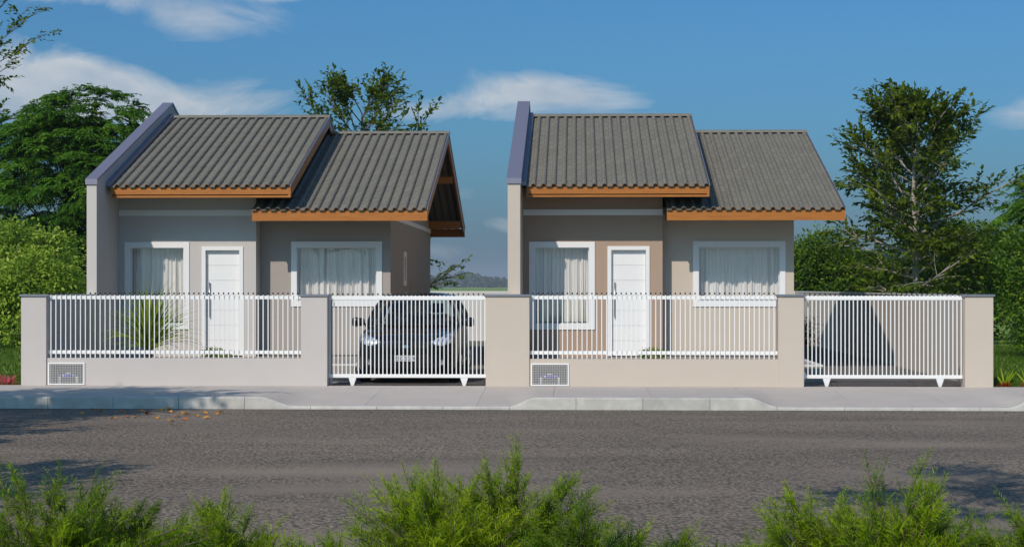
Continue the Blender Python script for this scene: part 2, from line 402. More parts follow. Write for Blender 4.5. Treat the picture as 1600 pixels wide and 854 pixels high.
while x < 12.5:
    x1 = x+1.0; a, b = x+.003, x1-.003; n = 16; mb = MB(); rng0 = random.Random(int(x*10))
    jz = rng0.uniform(-.002, .002)
    for ix in range(n+1):
        xx = a+(b-a)*ix/n; zt = drop(xx, 1)+.004+jz
        mb.v += [(xx, KY+.015, zt-.2), (xx, KY+.015, zt), (xx, KY-.075, zt), (xx, KY-.094, zt-.006), (xx, KY-.103, zt-.022), (xx, KY-.118, -.30)]
    for ix in range(n):
        for j in range(5):
            q = ix*6+j; mb.f.append((q, q+6, q+7, q+1))
    mb.f.append((0, 1, 2, 3, 4, 5)); mb.f.append(tuple(n*6+k for k in (5, 4, 3, 2, 1, 0)))
    mb.build('kerb_stone', M['kerb'], kb, smooth=False); x = x1
for a, b in ((-40, -13), (13, 40)):
    box('kerb_run', M['kerb'], kb, a, b, KY-.115, KY+.015, -.3, .004)
# thin dark brown line along the foot of the kerb
tag(box('gutter_line', mat('gutter dark brown', (.035, .028, .02), .95, var=.3, vscale=8), None, -40, 40, KY-.145, KY-.112, -.26, ROADZ+.004), kind='structure')

# ------------------------------------------------------------------ front walls, fences, gates
HT = 1.50
def post_cap(parent, x0, x1, y0, y1, z):
    box('coping', M['cap'], parent, x0-.03, x1+.03, y0-.03, y1+.03, z, z+.035, bevel=.006)
def front_wall(name, label, m, posts, lows, niche, z_low):
    w = empty(name, ((posts[0][0]+posts[-1][1])/2, 0, 0)); tag(w, label, 'boundary wall')
    ox = w.location.x
    for (a, b) in posts:
        box('post', m, w, a-ox, b-ox, 0, .30, -.2, HT); post_cap(w, a-ox, b-ox, 0, .30, HT)
    for (a, b) in lows:
        mb = MB()
        n0, n1, nz0, nz1 = niche
        mb.quadbox(a-ox, n0-ox, .03, .19, -.2, z_low)
        mb.quadbox(n1-ox, b-ox, .03, .19, -.2, z_low)
        mb.quadbox(n0-ox, n1-ox, .03, .19, nz1, z_low)
        mb.quadbox(n0-ox, n1-ox, .03, .19, -.2, nz0)
        me = mb.build('low_wall', m, w)
        # niche lining
        mb = MB(); mb.quadbox(n0-ox-.02, n1-ox+.02, .19, .42, nz0-.03, nz0); mb.quadbox(n0-ox-.02, n1-ox+.02, .19, .42, nz1, nz1+.02)
        mb.quadbox(n0-ox-.02, n0-ox, .19, .42, nz0, nz1); mb.quadbox(n1-ox, n1-ox+.02, .19, .42, nz0, nz1); mb.quadbox(n0-ox-.02, n1-ox+.02, .42, .45, nz0-.03, nz1+.02)
        mb.build('niche_lining', M['terrace'], w)
    return w
fw1 = front_wall('boundary_wall', 'light grey rendered front wall with two posts, left of the sliding gate guarding the black car', M['wall_grey'],
    [(-9.367, -8.941), (-4.618, -4.176)], [(-8.941, -4.618)], (-8.90, -8.30, .02, .37), .460)
fw2 = front_wall('boundary_wall', 'beige rendered front wall with wide corner post before the brown house', M['wall_beige'],
    [(-1.509, -.78), (3.361, 3.784), (6.441, 6.903)], [(-.78, 3.361)], (-.74, -.13, .02, .37), .455)

def grille(x0, x1, z0, z1, label):
    g = empty('meter_grille', ((x0+x1)/2, .02, z0)); tag(g, label, 'grille', 'white mesh grilles over the water meters')
    w = (x1-x0)/2; h = z1-z0; t = .022
    mb = MB(); mb.quadbox(-w-.012, w+.012, -.012, .018, -.012, t-.012); mb.quadbox(-w-.012, w+.012, -.012, .018, h-t+.012, h+.012)
    mb.quadbox(-w-.012, -w+t-.012, -.012, .018, t-.012, h-t+.012); mb.quadbox(w-t+.012, w+.012, -.012, .018, t-.012, h-t+.012); mb.build('frame', M['steel_white'], g)
    mb = MB(); nx = 21; nz = 12
    for i in range(1, nx): xx = -w+2*w*i/nx; mb.quadbox(xx-.0022, xx+.0022, 0, .006, .01, h-.01)
    for i in range(1, nz): zz = h*i/nz; mb.quadbox(-w+.01, w-.01, .0065, .012, zz-.0022, zz+.0022)
    tag(mb.build('wire_mesh', M['steel_white'], g), kind='stuff')
grille(-8.90, -8.30, .02, .37, 'white wire mesh grille low in the light grey front wall')
grille(-.74, -.13, .02, .37, 'white wire mesh grille low in the beige front wall')
def meter(x, label):
    g = empty('water_meter', (x, .17, .02)); tag(g, label, 'water meter', 'water meters in wall niches')
    for s in (-1, 1):
        MB().tube([(s*.15, 0, 0), (s*.15, 0, .11), (s*.135, 0, .135)], .019, 10).build('pipe', M['pipe'], g, smooth=True)
        MB().tube([(s*.16, 0, .135), (s*.105, 0, .137)], .022, 10).build('coupling', M['blue'], g, smooth=True)
    MB().tube([(-.10, 0, .137), (.10, 0, .137)], .014, 8).build('connector', M['pipe'], g, smooth=True)
    MB().tube([(0, 0, .105), (0, 0, .12), (0, 0, .155), (0, 0, .165)], [.05, .075, .075, .06], 16).build('meter_body', M['blue'], g, smooth=False)
    MB().tube([(0, 0, .166), (0, 0, .182)], [.045, .038], 16).build('meter_lid', M['pipe'], g)
meter(-8.61, 'blue and white water meter behind the grille in the light grey wall')
meter(-.44, 'blue and white water meter behind the grille in the beige wall')

bar_mesh = {}
def bar(parent, x, z0, z1, y=0, w=.0155):
    k = (round(z0, 3), round(z1, 3), w)
    if k not in bar_mesh:
        mb = MB(); mb.quadbox(-w/2, w/2, -w/2, w/2, z0, z1); o = mb.build('bar', M['steel_white'], parent); bar_mesh[k] = o.data; o.location = (x, y, 0)
    else: ob('bar', bar_mesh[k], parent, (x, y, 0))
def tips(parent, xs_, z, y=0, r=.010):
    mb = MB()
    for x in xs_: mb.tube([(x, y, z), (x, y, z+.012), (x, y, z+.026), (x, y, z+.036)], [r*.5, r, r*.9, r*.2], 6)
    return tag(mb.build('spike_tips', M['tip'], parent), kind='stuff')
def fence(x0, x1, n, label, z0):
    g = empty('fence_panel', ((x0+x1)/2, .11, 0)); tag(g, label, 'fence', 'white bar fences on the low front walls')
    w = (x1-x0)/2
    for z in (.53, 1.453):
        box('rail', M['steel_white'], g, -w, w, -.016, .016, z, z+.058)
    xs_ = [-w+.06+(2*w-.12)*i/(n-1) for i in range(n)]
    for x in xs_: bar(g, x, z0, 1.524, -.031)
    tips(g, xs_, 1.532, -.031, .015)
fence(-8.94, -4.62, 51, 'white steel bar fence on the light grey low wall, before the long-leaved plant', .462)
fence(-.778, 3.359, 50, 'white steel bar fence on the beige low wall, before the brown wall and white door', .457)
def gate(x0, x1, label):
    g = empty('sliding_gate', ((x0+x1)/2, .20, 0)); tag(g, label, 'gate', 'white sliding gates')
    w = (x1-x0)/2
    box('top_rail', M['steel_white'], g, -w, w, -.025, .025, 1.438, 1.493, bevel=.004)
    box('bottom_rail', M['steel_white'], g, -w, w, -.025, .025, .130, .190, bevel=.004)
    n = 39; xs_ = [-w+.02+(2*w-.04)*i/(n-1) for i in range(n)]
    for x in xs_: bar(g, x, .190, 1.438, -.006, .0172)
    mb = MB()
    for x in xs_: mb.quadbox(x-.012, x+.012, -.012, .012, 1.493, 1.515)
    tag(mb.build('bar_ends', M['steel_white'], g), kind='stuff')
    for fx in (-w+.40, w-.37):
        mb = MB(); mb.prism_y([(fx-.065, .130), (fx-.022, -.005), (fx-.012, -.022), (fx+.012, -.022), (fx+.022, -.005), (fx+.065, .130)], -.02, .02); mb.build('roller_bracket', M['steel_white'], g)
    box('rear_rail', M['steel_white'], g, -w-.03, w, .10, .12, 1.475, 1.505)
    nt = 31; tips(g, [-w+.05+(2*w-.1)*i/(nt-1) for i in range(nt)], 1.518, .11, .016)
gate(-4.172, -1.513, 'white sliding bar gate across the drive in front of the black car')
gate(3.788, 6.437, 'white sliding bar gate across the empty drive on the right')
for gx in (-4.165, 3.795):
    p = empty('gate_guide_post', (gx+.015, .31, 0)); tag(p, 'slim steel guide post behind the %s' % ('grey post left of the black car' if gx < 0 else 'beige post beside the empty drive'), 'gate post')
    box('tube', M['steel'], p, -.02, .02, -.02, .02, -.03, 1.42); box('bracket', M['steel'], p, -.03, .03, -.03, .03, 1.42, 1.455)

# side and rear boundary walls
def bwall(label, m, x0, x1, y0, y1, z1=1.49):
    w = empty('boundary_wall', ((x0+x1)/2, (y0+y1)/2, 0)); tag(w, label, 'boundary wall')
    cx, cy = w.location.x, w.location.y
    box('wall', m, w, x0-cx, x1-cx, y0-cy, y1-cy, -.3, z1); box('coping', M['edging'], w, x0-cx-.012, x1-cx+.012, y0-cy-.001, y1-cy+.001, z1, z1+.03)
bwall('light grey side wall behind the leftmost post', M['wall_grey'], -9.30, -9.12, .30, 3.68)
bwall('long pale rear wall behind the two houses', M['wall_grey'], -9.30, 6.74, 25.0, 25.15)
bwall('long beige side wall beside the empty drive with the gable shadow on it', M['wall_beige'], 6.75, 6.903, .30, 25.15)
bwall('side wall between the two plots behind the wide corner post', M['wall_beige'], -1.24, -1.02, .30, 3.68)

# drives and terraces
def terrace(name, x0, x1, y0):
    t = box(name, M['terrace'], None, x0, x1, y0, 15.6, -.3, .275); tag(t, kind='structure')
    mb = MB(); mb.quadbox(x0, x1-.08, y0-.004, y0+.08, .255, .285); mb.quadbox(x1-.08, x1+.004, y0-.004, 5.7, .255, .285)
    mb.build('edging', M['edging'], t)
terrace('yard_terrace', -9.12, -3.90, 1.85)
terrace('yard_terrace', -1.01, 4.36, 1.85)
def drive(x0, x1):
    d = box('driveway', M['terrace'], None, x0, x1, .02, 25, -.3, -.026); tag(d, kind='structure')
    r = random.Random(4); mb = MB(); y = .03; row = 0
    while y < 24.8:
        x = x0+(.1 if row % 2 else 0)
        while x < x1-.02:
            xe = min(x+.196, x1); z = -.010+r.uniform(-.003, .003); b = len(mb.v)
            mb.v += [(x, y, -.05), (xe, y, -.05), (xe, y+.096, -.05), (x, y+.096, -.05), (x+.004, y+.004, z), (xe-.004, y+.004, z), (xe-.004, y+.092, z), (x+.004, y+.092, z)]
            mb.f += [tuple(b+i for i in q) for q in ((4, 5, 6, 7), (0, 1, 5, 4), (1, 2, 6, 5), (2, 3, 7, 6), (3, 0, 4, 7))]
            x += .2
        y += .1; row += 1
    tag(mb.build('paver', M['pavers'], d), kind='stuff')
drive(-3.90, -1.25); drive(4.36, 6.74)
# the strip between terrace front and fence
for a, b in ((-9.12, -4.2), (-1.0, 3.76)):
    tag(box('yard_strip', M['terrace'], None, a, b, .46, 1.84, -.3, -.02), kind='structure')
tag(box('driveway', M['pavers'], None, -4.17, -3.905, .02, 1.84, -.3, -.018), kind='structure')
tag(box('driveway', M['pavers'], None, 3.79, 4.355, .02, 1.84, -.3, -.018), kind='structure')

# ------------------------------------------------------------------ houses
TW, TC = .195, .40       # tile width and course
def tile_mesh(name='roof_tile', w=TW, ln=.46):
    prof = [(0, 0), (.090, 0), (.095, .026), (.110, .047), (.136, .057), (.162, .047), (.178, .026), (.184, 0), (.199, 0)]
    mb = MB(); th = .012; n = len(prof)
    # lower end rides proud of the course below
    for (yy, lift) in ((0, .012), (ln, .001)):
        for (px_, pz) in prof: mb.v.append((px_, yy, pz+lift))
        for (px_, pz) in prof: mb.v.append((px_, yy, pz+lift-th))
    for i in range(n-1):
        mb.f.append((i, i+1, 2*n+i+1, 2*n+i)); mb.f.append((n+i+1, n+i, 3*n+i, 3*n+i+1)); mb.f.append((n+i, n+i+1, i+1, i))
    mb.f.append((0, 2*n, 3*n, n)); mb.f.append((n-1, 2*n-1, 4*n-1, 3*n-1))
    return mb.mesh(name, M['tile'], False)
TILE = tile_mesh()
def ridge_mesh():
    mb = MB(); n = 9
    for xx, r in ((0, .105), (.36, .095)):
        for k in range(n):
            a = PI*(.08+.84*k/(n-1)); mb.v.append((xx, math.cos(a)*r*1.15, math.sin(a)*r*.9-.03))
        for k in range(n):
            a = PI*(.08+.84*k/(n-1)); mb.v.append((xx, math.cos(a)*(r-.015)*1.15, math.sin(a)*(r-.015)*.9-.03))
    for k in range(n-1):
        mb.f.append((k, k+1, 2*n+k+1, 2*n+k)); mb.f.append((n+k+1, n+k, 3*n+k, 3*n+k+1)); mb.f.append((n+k, n+k+1, k+1, k)); mb.f.append((2*n+k, 2*n+k+1, 3*n+k+1, 3*n+k))
    return mb.mesh('ridge_tile', M['tile'])
RIDGE = ridge_mesh()

def make_roof(house, x0, x1, ye, ze, yr, zr, x_under=None, right_rake=True, left_open=False):
    """front eave at (ye, ze), ridge at (yr, zr), mirrored to the back; x0..x1 in house coordinates"""
    roof = MB()
    yb = 2*yr-ye; sl = math.atan2(zr-ze, yr-ye); ca, sa = math.cos(sl), math.sin(sl)
    # battens deck just under the tiles, kept inside so the hollow tile undersides show at the overhang
    L = (yr-ye)/ca
    xin = x1-.80 if right_rake else x1
    mb = MB(); e = .10
    def P(y, off, back=False):
        yy = 2*yr-y if back else y
        return (yy, ze+(y-ye)*math.tan(sl)+off)
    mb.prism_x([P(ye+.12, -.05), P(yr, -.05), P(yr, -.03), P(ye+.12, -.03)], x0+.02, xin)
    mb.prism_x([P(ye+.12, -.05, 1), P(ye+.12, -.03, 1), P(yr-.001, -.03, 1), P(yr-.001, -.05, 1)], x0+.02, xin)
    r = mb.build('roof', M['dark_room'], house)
    # rafters under the overhang strip
    nc = int(round((x1-x0)/TW)); tw = (x1-x0)/nc; nr = 14; tc_ = (L-.02)/nr
    rot = Matrix.Rotation(sl, 4, 'X')
    for i in range(nc):
        for j in range(nr):
            o = ob('roof_tile', TILE, r)
            p = Vector((x0+i*tw, ye+ca*(j*tc_-.05), ze+sa*(j*tc_-.05)))
            o.matrix_basis = Matrix.Translation(p) @ rot @ Matrix.Diagonal((tw/TW, tc_*1.12/.46, 1, 1))
    # rear slope as one mesh
    mb = MB(); tv = [v.co.copy() for v in TILE.vertices]; tf = [tuple(p.vertices) for p in TILE.polygons]
    rb = Matrix.Rotation(PI, 4, 'Z') @ rot
    for i in range(nc):
        for j in range(nr):
            mtx = Matrix.Translation((x0+(i+1)*tw, yb-ca*(j*tc_-.05), ze+sa*(j*tc_-.05))) @ rb @ Matrix.Diagonal((tw/TW, tc_*1.12/.46, 1, 1))
            b = len(mb.v); mb.v += [tuple(mtx @ v) for v in tv]; mb.f += [tuple(b+k for k in f) for f in tf]
    tag(mb.build('rear_tiles', M['tile'], r), kind='stuff')
    nri = int(round((x1-x0)/.33)); rs = (x1-x0)/nri
    for i in range(nri):
        ob('ridge_tile', RIDGE, r, (x0+i*rs, yr, zr+.018)).scale = (rs*1.06/.36, 1, 1)
    # fascia boards front and back
    fh = .21
    box('fascia_board', M['wood'], r, x0+.002, x1, ye, ye+.035, ze-.21, ze-.002)
    box('fascia_board', M['wood'], r, x0+.002, x1, yb-.035, yb, ze-.21, ze-.002)
    box('bird_stop', M['wood'], r, x0+.003, x1-.05, ye+.04, ye+.06, ze-.02, ze+.032)
    def rake(xa, xb):
        for back in (False, True):
            pts = [P(ye+.037, -.19), P(yr-.001, -.19), P(yr-.001, .0), P(ye+.037, .0)]
            if back: pts = [(2*yr-y, z) for (y, z) in pts][::-1]
            MB().prism_x(pts, xa, xb).build('rake_board', M['wood'], r)
            pts = [P(ye-.03, .004), P(yr-.001, .004), P(yr-.001, .052), P(ye-.03, .052)]
            if back: pts = [(2*yr-y, z) for (y, z) in pts][::-1]
            MB().prism_x(pts, xb-.002, xb+.012).build('rake_flashing', M['flash'], r)
    if right_rake:
        rake(x1-.04, x1-.003)
    return r, P, sl

def window(house, x0, x1, z0, z1, y, rev=.10, sill_z=None, seed=1, drawn=1.0):
    w = empty('window', ((x0+x1)/2, y, z0)); w.parent = house
    hw = (x1-x0)/2; h = z1-z0; t = .115 if hw > .6 else .105; pr = .022
    mb = MB(); mb.quadbox(-hw, hw, -pr, rev, h-t, h); mb.quadbox(-hw, hw, -pr-.004, rev, 0, t*.95)
    mb.quadbox(-hw, -hw+t, -pr, rev, t*.95, h-t); mb.quadbox(hw-t, hw, -pr, rev, t*.95, h-t); mb.build('surround', M['white'], w)
    ix = hw-t; a = t*.95; b = h-t
    f = .022; mb = MB(); mb.quadbox(-ix, ix, rev-.05, rev-.012, b-f, b); mb.quadbox(-ix, ix, rev-.05, rev-.012, a, a+f)
    mb.quadbox(-ix, -ix+f, rev-.05, rev-.012, a+f, b-f); mb.quadbox(ix-f, ix, rev-.05, rev-.012, a+f, b-f); mb.build('frame', M['alu'], w)
    mb = MB(); mb.quadbox(-ix+f, ix-f, rev-.034, rev-.030, a+f, b-f); mb.build('glass', M['glass'], w)
    # curtain
    r = random.Random(seed); n = 260; m = 6; mb = MB()
    ph = [r.uniform(0, 6.28) for _ in range(6)]; fr = [r.uniform(.8, 1.25) for _ in range(6)]
    cx0, cx1 = -ix-.05, ix*drawn+.05*(drawn == 1)
    if drawn < 1: cx0, cx1 = -ix-.05+(1-drawn)*2*ix*0, ix+.05
    for i in range(n+1):
        u = i/n; x = cx0+(cx1-cx0)*u
        base = .030*math.sin(x*38*fr[0]+ph[0]+1.6*math.sin(x*7*fr[1]+ph[1]))+.022*math.sin(x*71*fr[2]+ph[2])+.012*math.sin(x*133*fr[3]+ph[3])
        big = .035*math.sin(x*9*fr[4]+ph[4])
        for j in range(m+1):
            q = j/m; amp = .55+.75*(1-q)
            mb.v.append((x+.012*math.sin(x*29+ph[5])*(1-q), rev+.16+(base+big*(1-q))*amp, a+.035+(b-a+.05)*q))
    for i in range(n):
        for j in range(m):
            q = i*(m+1)+j; mb.f.append((q, q+m+1, q+m+2, q+1))
    mb.build('curtain', M['curtain'], w, smooth=True)
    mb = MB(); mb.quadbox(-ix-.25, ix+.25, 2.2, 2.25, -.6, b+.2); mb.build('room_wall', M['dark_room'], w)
    return w

def door(house, x0, x1, z0, z1, y, zc):
    w = empty('door', ((x0+x1)/2, y, z0)); w.parent = house
    hw = (x1-x0)/2; h = z1-z0; t = .075
    mb = MB(); mb.quadbox(-hw, hw, -.022, .12, h-t, h); mb.quadbox(-hw, -hw+t, -.022, .12, 0, h-t); mb.quadbox(hw-t, hw, -.022, .12, 0, h-t); mb.build('surround', M['white'], w)
    box('door_core', M['alu'], w, -hw+t, hw-t, .095, .12, 0, h-t)
    n = 7; hh = (h-t)/n
    for i in range(n):
        box('door_panel', M['white'], w, -hw+t+.004, hw-t-.004, .072, .096, i*hh+.0022, (i+1)*hh-.0022)
    mb = MB(); mb.tube([(-hw+t+.07, .035, .75), (-hw+t+.07, .035, 1.45)], .013, 8); mb.tube([(-hw+t+.07, .035, .85), (-hw+t+.07, .075, .85)], .008, 6); mb.tube([(-hw+t+.07, .035, 1.35), (-hw+t+.07, .075, 1.35)], .008, 6)
    mb.build('handle', M['steel'], w, smooth=True)
    return w

def wall_front(name, m, house, x0, x1, y, y1, z0, z1, holes):
    """front-facing slab from y to y1 with rectangular holes (x0,x1,z0,z1)"""
    xs_ = sorted(set([x0, x1]+[h[0] for h in holes]+[h[1] for h in holes])); mb = MB()
    for i in range(len(xs_)-1):
        a, b = xs_[i], xs_[i+1]; hs = [h for h in holes if h[0] <= a+1e-6 and h[1] >= b-1e-6]
        if not hs: mb.quadbox(a, b, y, y1, z0, z1)
        else:
            h = hs[0]
            if h[2] > z0: mb.quadbox(a, b, y, y1, z0, h[2])
            mb.quadbox(a, b, y, y1, h[3], z1)
    return mb.build(name, m, house)

def house(X0, label, m1, m2, mp, mside, pw):
    H = empty('house', (X0, 5.3, 0)); tag(H, label, 'house')
    # coordinates below are given in plot coordinates of the left house, shifted to the empty
    dy = -5.3
    def bx(name, m, x0, x1, y0, y1, z0, z1, bevel=0): return box(name, m, H, x0, x1, y0+dy, y1+dy, z0, z1, bevel)
    Y1, Y2 = 5.3+dy, 5.76+dy
    W1 = (-8.975, -7.679, .817, 2.548); W2 = (-5.719, -3.886, 1.265, 2.569); D1 = (-7.43, -6.603, .30, 2.459)
    wall_front('wall', m1, H, -9.10, -6.348, Y1, Y1+.16, .2, 3.62, [(W1[0]+.03, W1[1]-.03, W1[2]+.03, W1[3]-.03), (D1[0]+.03, D1[1]-.03, .2, D1[3]-.03)])
    box('wall', m1, H, -6.348-.15, -6.349, Y1+.16, Y2+9.4, .2, 3.9)
    MB().prism_x([(Y2+.2, 3.9), (15.0+dy-.4, 3.9), (9.7+dy, 5.30)], -6.495, -6.351).build('gable_wall', m1, H)
    wall_front('wall', m2, H, -6.347, -3.719, Y2, Y2+.16, .2, 3.24, [(W2[0]+.03, W2[1]-.03, W2[2]+.03, W2[3]-.03)])
    # right side wall with a slit window
    sw0, sw1 = 8.35+dy, 8.95+dy
    mb = MB(); xa, xb = -3.719-.16, -3.719
    mb.quadbox(xa, xb, Y2+.16, sw0, .2, 3.24); mb.quadbox(xa, xb, sw1, 15.4+dy, .2, 3.24); mb.quadbox(xa, xb, sw0, sw1, .2, 1.68); mb.quadbox(xa, xb, sw0, sw1, 2.42, 3.24)
    mb.build('wall', mside, H)
    MB().prism_x([(Y2+.02, 3.241), (15.4+dy-.02, 3.241), (10.35+dy, 4.98)], xa, xb-.001).build('gable_wall', mside, H)
    bx('wall', mside, -9.1, xa-.001, 15.24, 15.4, .2, 3.3)
    bx('floor', M['dark_room'], -9.05, -3.9, 5.5, 15.2, .2, .30)
    # white mouldings
    box('moulding', M['white'], H, -9.09, -6.345, Y1-.018, Y1-.001, 3.07, 3.185)
    box('moulding', M['white'], H, -3.7185, -3.700, Y2-.018, 15.4+dy, 3.02, 3.12)
    box('moulding', M['white'], H, -6.34, -3.701, Y2-.018, Y2-.001, 3.02, 3.12)
    # slit window
    w = empty('window', (-3.719, (sw0+sw1)/2, 1.68)); w.parent = H
    mb = MB(); hh = (sw1-sw0)/2; mb.quadbox(-.1, .02, -hh, hh, .62, .74); mb.quadbox(-.1, .02, -hh, hh, 0, .12); mb.quadbox(-.1, .02, -hh, -hh+.13, .12, .62); mb.quadbox(-.1, .02, hh-.13, hh, .12, .62); mb.build('surround', M['white'], w)
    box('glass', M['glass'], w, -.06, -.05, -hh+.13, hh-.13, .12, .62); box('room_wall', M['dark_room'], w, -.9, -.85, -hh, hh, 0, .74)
    window(H, W1[0], W1[1], W1[2], W1[3], Y1, seed=3+int(X0))
    window(H, W2[0], W2[1], W2[2], W2[3], Y2, seed=8+int(X0))
    door(H, D1[0], D1[1], D1[2], D1[3], Y1, 0)
    # party wall
    x0 = -9.10-pw
    prof = [(3.7+dy, .0), (16.1+dy, .0), (16.1+dy, 3.64), (9.95+dy, 5.76), (3.7+dy, 3.665)]
    MB().prism_x(prof, x0, -9.10).build('party_wall', mp, H)
    c = .045
    MB().prism_x([(3.67+dy, 3.60), (3.695+dy, 3.60), (3.695+dy, 3.668), (9.95+dy, 5.763), (9.95+dy, 5.763+c), (3.67+dy, 3.66+c)], x0-.02, -9.08).build('coping', M['flash'], H)
    MB().prism_x([(9.951+dy, 5.763), (16.1+dy, 3.643), (16.1+dy, 3.643+c), (9.951+dy, 5.763+c)], x0-.02, -9.08).build('coping', M['flash'], H)
    # roofs
    make_roof(H, -9.0, -5.5, 4.34+dy, 3.59, 9.7+dy, 5.42)
    r2, P2, s2 = make_roof(H, -6.30, -2.88, 4.60+dy, 3.15, 10.35+dy, 5.11)
    # flashing strip against the party wall
    MB().prism_x([(4.35+dy, 3.60), (9.7+dy, 5.45), (9.7+dy, 5.53), (4.35+dy, 3.68)], -9.098, -9.001).build('gutter_flashing', M['flash'], H)
    # purlins carrying the overhang, seen through the open gable
    t = math.tan(s2)
    for yy, z0, z1 in ((12.2, 4.10, 4.26), (15.05, 3.12, 3.32), (8.5, 4.30, 4.42), (5.4, 3.22, 3.33)):
        bx('purlin', M['wood'], -3.72, -2.93, yy-.03, yy+.03, z0, z1)
    # eave box between the wall and rear/front fascia
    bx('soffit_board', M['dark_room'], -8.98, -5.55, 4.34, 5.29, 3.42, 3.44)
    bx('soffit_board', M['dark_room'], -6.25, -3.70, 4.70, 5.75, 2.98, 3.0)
    return H
h1 = house(0, 'light grey and taupe house on the left, its open timber gable above the black car', M['wall_grey'], M['wall_taupe'], M['wall_grey'], M['wall_taupe'], .19)
h2 = house(8.05, 'brown and beige house on the right with the beige side wing', M['wall_brown'], M['wall_beige'], M['wall_beige'], M['wall_beige'], .235)

